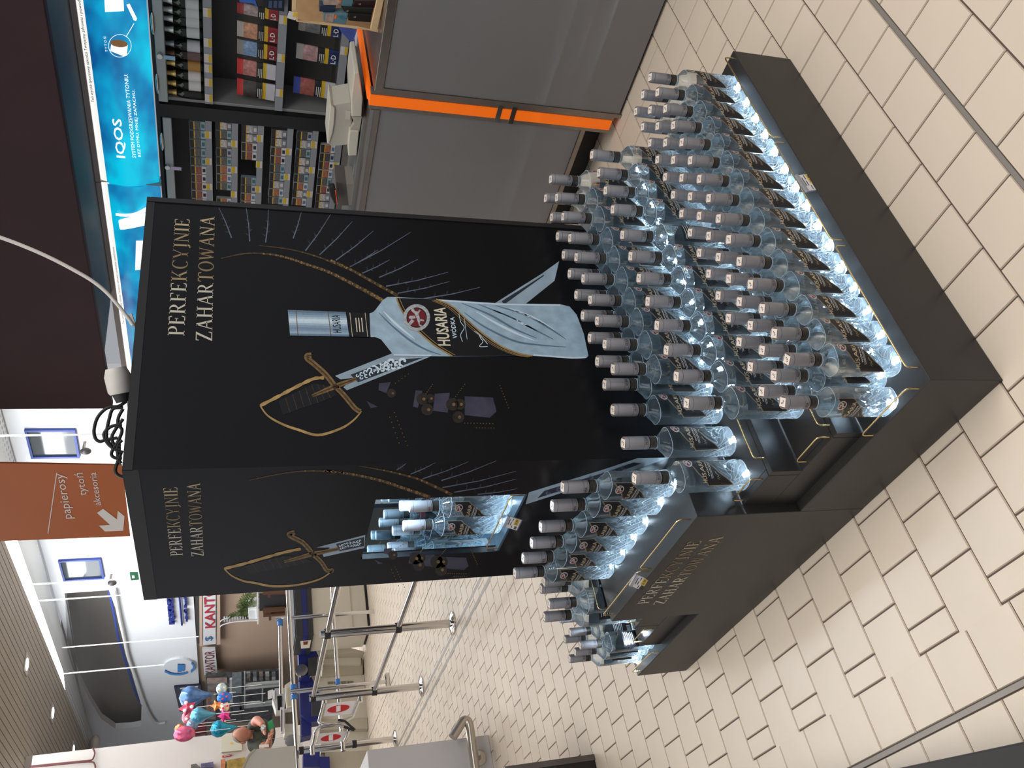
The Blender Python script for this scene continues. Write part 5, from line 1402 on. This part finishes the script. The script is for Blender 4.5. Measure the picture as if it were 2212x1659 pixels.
for k, tp in enumerate(tips):
    e = wl(*zp([tp])[0], .3+rp.uniform(-.25, .15)); m = MB(); N = 9; prev = None
    mid = (base+e)/2+V3((0, 0, .12))
    sp = [(1-t)**2*base+2*t*(1-t)*mid+t*t*e for t in [i/N for i in range(N+1)]]
    m.tube(sp, [.008*(1-.8*i/N)+.002 for i in range(N+1)], 5)
    for i in range(2, N+1):
        d = (sp[i]-sp[i-1]).normalized(); sd = d.cross(WN).normalized()
        for s_ in (-1, 1):
            tip_ = sp[i]+sd*(.14*s_*(1.1-i/N*.6))+d*.10-V3((0, 0, .03)); b0 = sp[i]+d*.012; b1 = sp[i]-d*.012; c_ = (sp[i]+tip_)/2+WN*-.01
            m.add([b1, b0, c_+d*.02, tip_, c_-d*.02], [(0, 1, 2, 4), (2, 3, 4)])
    m.build('frond', LEAFM, pl)
ch = thing('wooden_armchair', 'brown wooden chair with black cushion beside the beige wall', 'chair', tuple(wl(620, 1300, .5)))
CHW = M('chair_brown', (84, 56, 40), .5); CHC = M('chair_black', (40, 40, 42), .6)
wslab(zp([(1325, 250), (1800, 235), (1810, 440), (1330, 505)]), .62, .08, 'cushion', CHC, ch, bevel=.01)
for q in ([(1395, 175), (1795, 165), (1795, 195), (1395, 210)], [(1395, 495), (1790, 470), (1795, 500), (1395, 530)], [(1400, 580), (1790, 545), (1795, 575), (1400, 610)]): wslab(zp(q), .70, .06, 'arm_rail', CHW, ch)
for q in ([(1480, 200), (1530, 200), (1530, 260), (1480, 260)], [(1495, 520), (1540, 515), (1545, 665), (1500, 668)]): wslab(zp(q), .68, .05, 'leg', CHW, ch)
wslab(zp([(1810, 160), (1860, 160), (1862, 600), (1810, 602)]), .66, .06, 'base_rail', M('chair_tan', (160, 122, 86), .5), ch)

# ---------------------------------------------------------------- barrier rails
CHR = M('chrome', (216, 214, 212), .1, metal=1); BLUER = M('ring_blue', (54, 120, 196), .45); RUB = M('rubber', (40, 40, 42), .6)
def tube(a, b, r_, name, par, mats=CHR): return MB().cyl(a, b, r_, n=14).build(name, mats, par, smooth=40)
def post(x, y, h, r_, label, group):
    t = thing('barrier_post', label, 'post', (x, y, 0), 0, group)
    MB().lathe([(r_, .02), (r_, h), (0, h)], 18, c=(x, y, 0), cap0=False, cap1=False).build('shaft', CHR, t, smooth=40)
    MB().lathe([(.085, 0), (.085, .012), (.06, .022), (r_, .028)], 22, c=(x, y, 0), cap1=False).build('foot_flange', CHR, t, smooth=40)
    for z_ in (.405, .905):
        if h > .9: MB().lathe([(r_+.006, z_-.02), (r_+.006, z_+.02)], 16, c=(x, y, 0), cap0=False, cap1=False).build('collar', RUB, t, smooth=40)
    return t
for i, (x, y, h) in enumerate(((1.514, 4.81, .955), (1.524, 6.15, .935), (1.535, 7.655, .93))):
    post(x, y, h, .030, 'chrome barrier post, %s' % ('nearest, beside the column', 'middle of the row', 'farthest, by the no entry signs')[i], 'chrome barrier posts')
for i, z_ in enumerate((.905, .405)):
    for j, (ya_, yb_) in enumerate(((2.6, 4.78), (4.84, 6.12))):
        tag(MB().cyl((1.512+.01*j, ya_, z_), (1.515+.01*j, yb_, z_), .019, n=14).build('barrier_rail', CHR, smooth=40), '%s chrome rail %s the nearest barrier post' % (('upper', 'lower')[i], ('this side of', 'beyond')[j]), 'rail', 'chrome barrier rails')
gt = thing('entry_gate', 'chrome entry gate with blue rings in front of the checkouts', 'gate', (2.12, 7.71, 0))
tube((2.125, 7.71, .0), (2.12, 7.71, .985), .022, 'post', gt)
MB().box(2.03, 2.2, 7.66, 7.76, 0, .03).build('foot', CHR, gt)
tube((1.38, 7.725, .938), (4.2, 7.725, .985), .022, 'top_rail', gt); tube((2.13, 7.725, .512), (4.2, 7.725, .502), .018, 'middle_rail', gt); tube((1.5, 7.725, .512), (2.1, 7.725, .512), .018, 'middle_rail', gt)
for (x, z_) in ((2.17, .95), (2.07, .947)): MB().cyl((x-.022, 7.725, z_), (x+.022, 7.725, z_), .031, n=14).build('ring', BLUER, gt, smooth=40)
MB().cyl((2.15, 7.725, .513), (2.205, 7.725, .513), .024, n=14).build('ring', BLUER, gt, smooth=40)
t2 = thing('ring_post', 'short chrome gate post with blue ring in front of the beige wall', 'post', (2.86, 8.2, 0))
p0, p1 = ony(605, 1346, 8.2), ony(608, 1500, 8.2)
tube(p0, p1, .020, 'rail', t2); MB().cyl(p0-V3((.03, 0, 0)), p0+V3((.025, 0, 0)), .030, n=14).build('ring', BLUER, t2, smooth=40)
a_, b_ = ony(594, 1346, 8.2), ony(640, 1340, 8.2); tube(a_+V3((.045, 0, 0)), V3((a_.x+.045, 8.2, 0)), .022, 'post', t2)
# swing gates with no entry plates
zs_ = zz(560, 1400, 6.407)
def swing(label, frame, plate, cen, rx, ry, Y):
    t = thing('swing_gate', label, 'gate', (ony(*frame[0], Y).x, Y, 0))
    fr = [ony(*p, Y) for p in smooth_pts(frame, 4)]
    MB().tube(fr, .016, 10).build('tube_frame', CHR, t, smooth=50)
    pc_ = MB().slab([ony(*p, Y+.004) for p in plate], (0, 1, 0), .008).build('plate', M('plate_white', (232, 228, 228), .5), t)
    el = [(cen[0]+rx*cos(2*pi*k/26)-ry*.15*sin(2*pi*k/26)*0, cen[1]+ry*sin(2*pi*k/26)-.16*rx*cos(2*pi*k/26)) for k in range(26)]
    MB().slab([ony(*p, Y-.0005) for p in el], (0, 1, 0), .003).build('red_disc', M('sign_red', (196, 46, 50), .5), pc_)
    b_ = [(cen[0]-4.6, cen[1]-5.2), (cen[0]+4.6, cen[1]-7.2), (cen[0]+4.6, cen[1]+5.2), (cen[0]-4.6, cen[1]+7.0)]
    MB().slab([ony(*p, Y-.0025) for p in b_], (0, 1, 0), .003).build('white_bar', M('plate_white', (232, 228, 228), .5), pc_)
    # hinge posts
    for f in (frame[0], frame[-1]):
        p = ony(*f, Y); MB().cyl((p.x-.05, Y, p.z), (p.x+.03, Y, p.z), .022, n=12).build('hinge', CHR, t, smooth=40)
swing('right swing gate with red no entry plate', zs_([(905, 700), (870, 860), (832, 1000), (850, 1040), (960, 1060), (1080, 1045), (1260, 970), (1300, 920), (1400, 675)]), zs_([(925, 770), (1345, 725), (1295, 910), (888, 948)]), zs_([(1096, 838)])[0], 24, 7.6, 7.62)
swing('left swing gate with red no entry plate', zs_([(735, 1400), (770, 1240), (780, 1160), (840, 1100), (960, 1075), (1080, 1060), (1190, 1090), (1240, 1130), (1160, 1350)]), zs_([(825, 1185), (1210, 1145), (1150, 1290), (785, 1325)]), zs_([(992, 1240)])[0], 22, 6.6, 7.58)
tag(MB().tube([ony(*p, 7.55) for p in smooth_pts(zs_([(1090, 995), (1180, 1010), (1250, 1070), (1320, 1130), (1260, 1120), (1170, 1090)]), 4)], .012, 8).build('rubber_strap', RUB, smooth=50), 'black rubber strap looped between the two swing gates', 'strap')

# ---------------------------------------------------------------- checkouts
CBEI = M('checkout_beige', (208, 200, 184), .5, noise=(4, .03)); CBL = M('checkout_blue', (32, 40, 108), .4); CDK = M('checkout_dark', (52, 52, 54), .5); CBE2 = M('checkout_beige_dark', (182, 174, 154), .5)
def checkout(x0, x1, y0, y1, label, h=.655, panel=False):
    t = thing('checkout_counter', label, 'checkout', ((x0+x1)/2, y0, 0))
    MB().box(x0, x1, y0, y1, .03, h).build('cabinet', CBEI, t, bevel=.01)
    MB().box(x0+.02, x1-.02, y0+.02, y1-.02, 0, .03).build('kick', RUB, t)
    MB().box(x0-.02, x1+.02, y0-.03, y1+.02, h, h+.06).build('bumper', CDK, t)
    MB().box(x0-.025, x1+.025, y0-.035, y1, h+.06, h+.11).build('blue_band', CBL, t)
    MB().box(x0-.02, x1+.02, y0-.03, y1+.02, h+.11, h+.19).build('belt_edge', CDK, t)
    MB().box(x0, x1, y0, y1, h+.19, h+.20).build('belt', RUB, t)
    for z_ in (.2, .42): MB().box(x0+.03, x1-.03, y0-.006, y0, z_, z_+.008).build('seam', CBE2, t)
    return t
checkout(3.03, 4.6, 8.53, 9.06, 'nearest beige checkout with dark belt and blue band')
# staffed part behind: stepped cabinets
t = thing('checkout_counter', 'beige stepped checkout cabinets with vents and blue upper band', 'checkout', (2.4, 9.3, 0))
for (q, Y, c_, n__) in (([(625, 640), (1040, 750), (1030, 760), (680, 770)], 9.1, CBE2, 'side_panel'), ([(720, 770), (1010, 770), (1010, 850), (720, 850)], 9.25, CBEI, 'panel'), ([(715, 850), (1025, 810), (1025, 920), (705, 945)], 9.3, CBE2, 'panel'), ([(665, 945), (1035, 930), (1045, 1060), (665, 1080)], 9.35, CBEI, 'vent_panel'),
        ([(700, 1080), (1050, 1060), (1060, 1270), (700, 1290)], 9.4, CBEI, 'panel'), ([(700, 1290), (1060, 1270), (1065, 1350), (700, 1360)], 9.38, CBE2, 'panel'), ([(700, 1360), (1065, 1350), (1075, 1520), (700, 1540)], 9.5, CBEI, 'panel'), ([(730, 1540), (1070, 1520), (1070, 1700), (730, 1700)], 9.5, CBE2, 'panel')):
    yslab(zz(500, 1200, 3.614)(q), Y, .25, n__, c_, t)
for k in range(22):
    a = 752+k*9.3
    yslab(zz(500, 1200, 3.614)([(a, 985-k*.3), (a+4, 985-k*.3), (a+4, 1005-k*.3), (a, 1006-k*.3)]), 9.346, .004, 'vent_slot', CDK, t)
for q, Y in (([(520, 665), (670, 655), (680, 770), (610, 950), (530, 940)], 9.15), ([(530, 940), (625, 950), (700, 1110), (690, 1290), (620, 1300), (540, 1240)], 9.32), ([(545, 1240), (625, 1240), (625, 1400), (545, 1420)], 9.4), ([(560, 1540), (690, 1520), (690, 1650), (560, 1650)], 9.42), ([(690, 1570), (765, 1570), (770, 1660), (690, 1660)], 9.40)):
    yslab(zz(500, 1200, 3.614)(q), Y, .2, 'blue_panel', CBL, t)
for q in ([(600, 800), (670, 790), (670, 930), (600, 935)], [(625, 1150), (700, 1140), (690, 1240), (625, 1250)]): yslab(zz(500, 1200, 3.614)(q), 9.1, .03, 'dark_recess', CDK, t)
for (a, b) in ((548, 893), (470, 1447)):
    p = ony(*zz(500, 1200, 3.614)([(a, b)])[0], 9.10); MB().cyl(p, p+V3((0, .05, 0)), .07, n=20).build('round_lock', INOXL, t, smooth=40)
# small displays on the checkout
zk2 = zz(500, 1200, 3.614)
pd = thing('product_card', 'small card with bottle picture on the near checkout', 'card', tuple(ony(*zk2([(580, 690)])[0], 8.5)))
yslab(zk2([(540, 668), (622, 660), (610, 718), (545, 725)]), 8.483, .012, 'card', M('card_cream', (226, 216, 200), .5), pd)
yslab(zk2([(560, 672), (600, 670), (592, 695), (562, 697)]), 8.481, .003, 'picture', M('card_pic', (120, 60, 50), .5, noise=(60, .5)), pd)
# cash desk machines
def machine(name, label, cat, Y, parts, group=None):
    t = thing(name, label, cat, tuple(ony(*zs_([parts[0][0][0]])[0], Y)), 0, group)
    for q, off, th_, n__, c_ in parts: yslab(zs_(q), Y+off, th_, n__, c_, t)
    return t
machine('keyboard', 'beige keyboard on arm at the staffed checkout', 'keyboard', 9.2, [([(355, 510), (452, 445), (470, 810), (378, 832)], 0, .05, 'body', CBEI), ([(385, 560), (440, 530), (450, 790), (395, 800)], -.004, .004, 'key_field', CBE2)])
machine('cash_printer', 'pale receipt printer with dark screen beside the cashier', 'printer', 9.6, [([(215, 560), (355, 550), (365, 720), (340, 860), (235, 870), (185, 700)], 0, .2, 'housing', M('printer_pale', (196, 194, 190), .5)), ([(248, 665), (312, 660), (312, 850), (258, 858)], -.01, .01, 'screen', M('screen_black', (18, 18, 20), .2)), ([(190, 585), (215, 585), (215, 700), (190, 700)], -.02, .05, 'lid', WHT), ([(118, 595), (190, 570), (180, 690), (120, 708)], -.02, .01, 'receipt_paper', WHT)])
machine('till_box', 'beige till box with dark lower front behind the chrome rail', 'till', 9.5, [([(335, 840), (472, 825), (500, 1190), (350, 1200)], 0, .2, 'housing', CBEI), ([(358, 895), (475, 880), (480, 1040), (362, 1045)], -.01, .01, 'front', M('till_dark', (96, 90, 74), .5))])
machine('label_bar', 'long white lettered bar on the staffed checkout', 'sign', 9.45, [([(292, 820), (345, 815), (345, 1170), (300, 1180)], 0, .03, 'bar', M('bar_white', (216, 210, 210), .5)), ([(304, 850), (316, 850), (316, 1150), (304, 1155)], -.004, .004, 'lettering', M('bar_ink', (60, 56, 56), .5))])
machine('green_bag', 'bright green plastic bag beside the cashier', 'bag', 9.9, [([(120, 1020), (180, 985), (200, 1080), (205, 1170), (160, 1160), (130, 1080)], 0, .08, 'bag', M('bag_green', (52, 150, 92), .4))])
# glass screen at the till
sg_ = thing('till_screen', 'clear screen with white label beside the till', 'screen', tuple(ony(620, 1600, 9.3)))
yslab(zs_([(45, 1275), (200, 1250), (600, 1205), (600, 1340), (45, 1380)]), 9.3, .01, 'pane', M('clear_screen', (235, 240, 240), .05, trans=1, ior=1.1), sg_)
yslab(zs_([(0, 1340), (130, 1330), (135, 1365), (0, 1375)]), 9.28, .01, 'label', WHT, sg_)

# ---------------------------------------------------------------- the cashier
zc_ = zz(340, 1440, 7.373)
YP = 10.3
SKIN = M('skin', (186, 126, 104), .5, noise=(20, .06)); SHIRT = M('shirt_green', (62, 66, 56), .75, noise=(16, .1)); HAIR = M('hair_grey', (150, 140, 132), .7)
pe = thing('person', 'grey haired person in dark green shirt sitting behind the checkout looking down', 'person', tuple(ony(590, 1590, YP)))
def J(a, b, dy=0): return ony(*zc_([(a, b)])[0], YP+dy)
def skin_body(name, joints, edges, radii, mats, par):
    me = bpy.data.meshes.new(name); off = V3(par.location)
    me.from_pydata([tuple(V3(j)-off) for j in joints], edges, []); me.materials.append(mats)
    o = bpy.data.objects.new(name, me); COL.objects.link(o); o.parent = par
    bm = bmesh.new(); bm.from_mesh(me); L = bm.verts.layers.skin.verify()
    for v, r_ in zip(bm.verts, radii): v[L].radius = (r_, r_)
    bm.verts.ensure_lookup_table(); bm.verts[0][L].use_root = True
    bm.to_mesh(me); bm.free()
    mo = o.modifiers.new('skin', 'SKIN'); mo.use_smooth_shade = True
    for d_, r_ in zip(me.skin_vertices[0].data, radii): d_.radius = (r_, r_)
    o.modifiers.new('sub', 'SUBSURF').levels = 1; o.modifiers['sub'].render_levels = 2
    return o
# torso leaning forward, both shoulders, arms reaching to the goods in front
pel = J(1830, 1130, .1); belly = J(1700, 1120, .05); chest = J(1560, 1090); neck = J(1480, 1080, -.05)
shl, shr = J(1560, 1240, 0), J(1560, 930, -.05); ell, elr = J(1760, 1290, -.2), J(1580, 840, -.25)
wrl, wrr = J(1790, 1150, -.35), J(1690, 935, -.38)
body = skin_body('body', [pel, belly, chest, neck, J(1425, 1085, -.08), shl, ell, wrl, shr, elr, wrr], [(0, 1), (1, 2), (2, 3), (3, 4), (2, 5), (5, 6), (6, 7), (2, 8), (8, 9), (9, 10)],
                 [.17, .17, .16, .075, .06, .085, .055, .036, .085, .055, .036], SKIN, pe)
sh_o = skin_body('shirt', [pel, belly, chest, J(1500, 1082, -.04), shl, shl.lerp(ell, .75), shr, shr.lerp(elr, .75)], [(0, 1), (1, 2), (2, 3), (2, 4), (4, 5), (2, 6), (6, 7)],
                 [.19, .19, .178, .085, .10, .075, .10, .075], SHIRT, pe)
hc_ = J(1350, 1090, -.12)
hd = MB()
def headf(u, v):
    a = 2*pi*u; b = -pi/2+pi*v
    r_ = .098*(1+.10*max(0, -sin(b))*.0)
    x, y, z_ = cos(b)*cos(a), cos(b)*sin(a), sin(b)
    fx = .085*x*(1-.18*max(0, -z_)); fy = .105*y; fz = .125*z_
    if y < -.55 and abs(x) < .25: fy -= .022*(1-abs(x)/.25)*max(0, 1-abs(z_+.15)/.35)     # nose
    if y < -.5 and abs(abs(x)-.35) < .18 and abs(z_-.1) < .14: fy += .010                # eye sockets
    if y < -.5 and abs(x) < .3 and abs(z_+.5) < .05: fy += .006                          # mouth line
    tilt = .75
    return hc_+V3((fx, fy*cos(tilt)-fz*sin(tilt), fy*sin(tilt)*1+fz*cos(tilt)))
hd.grid(headf, 32, 24); head = hd.build('head', SKIN, pe, smooth=70)
for s_ in (-1, 1): MB().ball(hc_+V3((.088*s_, .01, -.01)), .014, .028, .036, 10, 8).build('ear', SKIN, pe, smooth=60)
hr = MB()
def hairf(u, v):
    a = pi*u; b = -.15+(pi*.42)*v
    x, y, z_ = cos(b)*cos(a), cos(b)*sin(a), sin(b)
    fx, fy, fz = .091*x, .112*y, .128*z_; tilt = .75
    return hc_+V3((fx, fy*cos(tilt)-fz*sin(tilt), fy*sin(tilt)+fz*cos(tilt)))
hr.grid(hairf, 20, 8); hr.build('hair', HAIR, pe, smooth=70)
def hand(wr, tgt, mirror, par):
    d = (tgt-wr).normalized(); sd = d.cross(V3((0, 0, 1))).normalized()*mirror; up = sd.cross(d)*mirror
    J_ = [wr, wr+d*.05, wr+d*.09]; E_ = [(0, 1), (1, 2)]; R_ = [.028, .034, .030]
    for k, (o_, l_) in enumerate(((-.030, .062), (-.010, .075), (.010, .07), (.028, .055))):
        i = len(J_); b0 = wr+d*.09+sd*o_
        J_ += [b0, b0+d*l_*.5-V3((0, 0, .01)), b0+d*l_*.8-V3((0, 0, .03))]; E_ += [(2, i), (i, i+1), (i+1, i+2)]; R_ += [.011, .0095, .0085]
    i = len(J_); b0 = wr+d*.04-sd*.035; J_ += [b0, b0+d*.035-sd*.02, b0+d*.06-sd*.018]; E_ += [(1, i), (i, i+1), (i+1, i+2)]; R_ += [.013, .011, .009]
    return skin_body('hand', J_, E_, R_, SKIN, par)
hand(wrr, J(1690, 1010, -.42), 1, pe); hand(wrl, J(1800, 1080, -.42), -1, pe)
cn = thing('small_can', 'small pale can held in the hand of the cashier', 'can', tuple(J(1690, 970, -.50)))
MB().cyl(J(1660, 960, -.50), J(1705, 985, -.50), .03, n=14).build('can', M('can_pale', (206, 212, 214), .3, metal=.4), cn, smooth=40)

# ---------------------------------------------------------------- pale cabinets and low black boxes at the left edge
wc = thing('pale_cabinet', 'pale grey cabinet with steel hand rail at the left edge', 'cabinet', (.1, 4.37, 0))
PALE = M('cabinet_pale', (206, 202, 202), .5)
MB().box(-.9, .585, 4.37, 5.6, .0, .764).build('body', PALE, wc, bevel=.004)
hrp = [ony(*p, 4.26) for p in smooth_pts(zz(500, 1200, 3.614)([(1725, 1420), (1770, 1350), (1808, 1292), (1840, 1290), (1860, 1340), (1880, 1500), (1905, 1680), (1925, 1900)]), 4)]
BST = M('brushed_rail', (190, 182, 172), .28, metal=.9)
rl = MB().tube(hrp, .028, 12).build('hand_rail', BST, wc, smooth=50)
p = ony(*zz(500, 1200, 3.614)([(1932, 1580)])[0], 4.36)
MB().cyl(p, p+V3((0, .012, 0)), .045, n=20).build('rail_flange', BST, wc, smooth=40); MB().cyl(p, V3((p.x, 4.26, p.z+.03)), .014, n=10).build('rail_bracket', BST, wc, smooth=40)
rp_ = thing('rounded_panel', 'large pale rounded panel of a checkout at the left edge', 'panel', tuple(ony(600, 1640, 6.9)))
yslab(smooth_pts(zz(500, 1200, 3.614)([(500, 1480), (320, 1500), (180, 1512), (130, 1560), (95, 1640), (60, 1720)]), 4)+zz(500, 1200, 3.614)([(60, 1900), (510, 1900)]), 6.9, .05, 'panel', M('panel_pale', (202, 196, 186), .5), rp_, bevel=.01)
yslab(smooth_pts(zz(500, 1200, 3.614)([(180, 1508), (130, 1556), (92, 1640), (60, 1720)]), 4)+smooth_pts(zz(500, 1200, 3.614)([(72, 1722), (104, 1645), (142, 1565), (188, 1520)]), 4), 6.89, .07, 'edge_strip', CBE2, rp_)
bb = thing('low_black_box', 'low black box on the tiles at the left edge', 'box', (-.4, 2.72, 0))
MB().box(-.9, .0, 2.72, 3.2, .0, .42).build('body', M('box_black', (34, 30, 29), .45), bb, bevel=.006)
MB().box(-.022, .003, 2.715, 2.72, .0, .42).build('edge_strip', M('box_edge', (96, 88, 84), .5), bb)
b2 = thing('black_floor_unit', 'near black floor unit cut by the lower left picture corner', 'box', (-.75, .6, 0))
p0, p1 = onz(1951, 1657, .12), onz(2230, 1598, .12); p0.z = p1.z = 0; d_ = (p1-p0).normalized(); nn = V3((-d_.y, d_.x, 0)); nn = nn if nn.x < 0 else -nn
a_, b_ = p0-d_*1.0, p1+d_*.5
MB().hexa([a_, b_, b_+nn*.4, a_+nn*.4] if d_.cross(nn).z > 0 else [a_, a_+nn*.4, b_+nn*.4, b_], [V3((q.x, q.y, .12)) for q in ([a_, b_, b_+nn*.4, a_+nn*.4] if d_.cross(nn).z > 0 else [a_, a_+nn*.4, b_+nn*.4, b_])]).build('body', M('box_black', (34, 30, 29), .45), b2, bevel=.004)
for x0_, x1_, y1_ in ((1.345, 1.372, 8), (1.437, 1.462, 8)):
    MB().box(x0_, x1_, 2, y1_, -.004, .0009).build('expansion_strip', strip_m, fl)
MB().box(2.055, 2.062, 3, 9.4, -.004, .0009).build('expansion_strip', DARK, fl)

# ---------------------------------------------------------------- orange hanging sign, cables on top of the column
XO = 2.2
NO = V3((cos(radians(8)), sin(radians(8)), 0)); PO = V3((XO, 4.1, 0))
def ow(x, y, off=0.0): return onplane(x, y, PO-NO*off, NO)
TO = V3((sin(radians(8)), -cos(radians(8)), 0))
os_ = thing('hanging_sign', 'orange hanging sign for cigarettes and tobacco with white arrow', 'sign', tuple(ow(140, 1085)))
MB().slab([ow(*p) for p in ((-160, 998), (263, 1005), (281, 1158.5), (-160, 1175))], NO, .012).build('board', M('sign_orange', (176, 96, 52), .5, noise=(1.2, .05)), os_)
OW = M('sign_pale', (226, 218, 212), .5)
def otext(s, p0, p1, h):
    a, b = ow(*p0, .003), ow(*p1, .003); m = MB()
    put_text(m, s, (a.x, a.y, (a.z+b.z)/2), TO, (0, 0, 1), width=(V3((b.x, b.y, 0))-V3((a.x, a.y, 0))).length, height=h); m.build('lettering', OW, os_)
ho = lambda d: abs(ow(150, 1080).z-ow(150+d, 1080).z)
zo = zz(0, 800)
otext('papierosy', zo([(580, 1265)])[0], zo([(632, 878)])[0], ho(25)); otext('tyto\u0144', zo([(745, 1065)])[0], zo([(745, 872)])[0], ho(24)); otext('akcesoria', zo([(825, 1152)])[0], zo([(858, 868)])[0], ho(15))
MB().slab([ow(*p, .003) for p in zo([(405, 1392), (413, 1392), (488, 875), (480, 875)])], NO, .002).build('line', OW, os_)
MB().slab([ow(*p, .003) for p in zo([(880, 1182), (998, 1272), (1005, 1198), (1062, 1245), (1052, 1368), (895, 1375), (845, 1325), (940, 1320), (828, 1218)])], NO, .002).build('arrow', OW, os_)
# white cable sweeping down to the column top
def cy(x, y, d=.75): return onplane(x, y, V3((CX0+.35, CY0+.25, 0)), V3((CF.x, CF.y, 0)))
cw = thing('ceiling_cable', 'white cable sweeping from the ceiling to the column top', 'cable', (.5, .8, CH))
MB().tube([cy(*p) for p in smooth_pts(zz(0, 400)([(-900, 260), (-400, 320), (0, 445), (250, 540), (450, 630), (650, 735), (800, 825), (920, 925), (1020, 1040), (1090, 1130), (1135, 1195)]), 4)], .0045, 8).build('cable', M('cable_white', (206, 200, 192), .5), cw, smooth=50)
q = [cy(*p) for p in zz(0, 400)([(1095, 1110), (1120, 1090), (1150, 1170), (1150, 1230)])]
MB().slab(q, V3((CF.x, CF.y, 0)), .02).build('plug', M('cable_white', (206, 200, 192), .5), cw)
wcx = thing('plug_connector', 'white cylindrical plug connector lying on the column top', 'connector', (.5, .8, CH))
a_, b_ = cy(250, 795), cy(262, 850); r0 = .030
MB().tube([a_, a_.lerp(b_, .3), a_.lerp(b_, .9), b_], [.024, .031, .030, .026], 18).build('housing', M('connector_white', (206, 200, 194), .5, noise=(20, .06)), wcx, smooth=50)
MB().tube([b_, b_+(b_-a_).normalized()*.022], [.022, .016], 14).build('insert', RUB, wcx, smooth=50)
bc = thing('black_cable_coil', 'tangled black cable lying on the column top', 'cable', (.4, .7, CH))
zb2 = zz(160, 640, 4.15)
BCM = M('cable_black', (26, 26, 27), .45)
for q in ([(470, 940), (400, 985), (300, 1000), (215, 1080), (180, 1190), (190, 1270), (230, 1302), (290, 1285), (390, 1270)], [(440, 1000), (350, 1010), (315, 1100), (290, 1230), (300, 1290), (350, 1360), (420, 1370)],
          [(430, 1150), (340, 1165), (280, 1210), (270, 1260), (310, 1330), (380, 1380), (440, 1400)], [(440, 1010), (400, 1080), (395, 1150), (430, 1200), (400, 1290), (350, 1370), (335, 1420), (370, 1450), (430, 1450)],
          [(440, 1100), (380, 1180), (340, 1260), (360, 1330), (420, 1340)], [(430, 1290), (390, 1340), (395, 1440), (420, 1500)], [(420, 1410), (385, 1500), (370, 1560), (390, 1600), (440, 1620)]):
    MB().tube([cy(*p) for p in smooth_pts(zb2(q), 5)], .0042, 8).build('loop', BCM, bc, smooth=50)

# ---------------------------------------------------------------- price tags on the stand
HOLD = M('tag_holder', (206, 206, 214), .15, trans=.6, ior=1.3); CARD = M('tag_card', (232, 230, 232), .6); YEL = M('tag_field', (214, 184, 84), .6); TINK = M('tag_ink', (70, 66, 64), .6)
def stand_tag(label, quad, P, nrm, price):
    """quad in picture order: top-left, top-right, bottom-right, bottom-left of the card as read"""
    A_, B_, C_, D_ = [P(*p) for p in quad]; nrm = V3(nrm)
    R = (B_-A_+C_-D_)/2; U = (A_-D_+B_-C_)/2; O_ = D_
    w_, h_ = R.length, U.length; R.normalize(); U.normalize()
    t = thing('price_tag', label, 'price tag', tuple(O_), 0, 'price tags on the display stand')
    def rect(x0, x1, y0, y1, d, th_, name, mats):
        p = O_+nrm*d; MB().slab([p+R*(w_*a)+U*(h_*b) for a, b in ((x0, y0), (x1, y0), (x1, y1), (x0, y1))], nrm, th_).build(name, mats, t)
    rect(-.03, 1.03, -.10, 1.02, -.0015, .0012, 'holder', HOLD); rect(-.03, 1.03, 1.02, 1.22, -.003, .006, 'clip', HOLD)
    rect(0, 1, 0, 1, 0, .0006, 'card', CARD); rect(.42, .98, .10, .48, .0008, .0004, 'price_field', YEL)
    m = MB(); put_text(m, price, O_+nrm*.0016+R*(w_*.5)+U*(h_*.2), R, U, width=w_*.42, height=h_*.2, bold=.02); m.build('price', TINK, t)
    for (x0, x1, y) in ((.3, .8, .84), (.3, .6, .66), (.7, .95, .6), (.06, .3, .5)): rect(x0, x1, y, y+.06, .0008, .0003, 'print', TINK)
    for k in range(7): rect(.06+.04*k, .08+.04*k, .08, .3, .0008, .0003, 'bar', TINK)
zt1 = zz(1680, 340, 18.43)
stand_tag('white price tag with yellow field on the right hand wire guard', zt1([(1215, 1330), (810, 715), (1280, 660), (1690, 1270)]), lambda x, y: ony(x, y, .002), (0, -1, 0), '21.99')
zt3 = zz(1340, 1220, 22.12)
stand_tag('white price tag with yellow field on the wire of the left box', zt3([(550, 1000), (850, 490), (1390, 720), (1070, 1250)]), lambda x, y: onx(x, y, .0), (-1, 0, 0), '31.99')
zt2 = zz(1060, 1080, 18.43)
stand_tag('white price tag with yellow field under the lit niche', zt2([(590, 1060), (760, 665), (1235, 790), (1020, 1200)]), lambda x, y: onx(x, y, CX0-.012), (-1, 0, 0), '21.99')
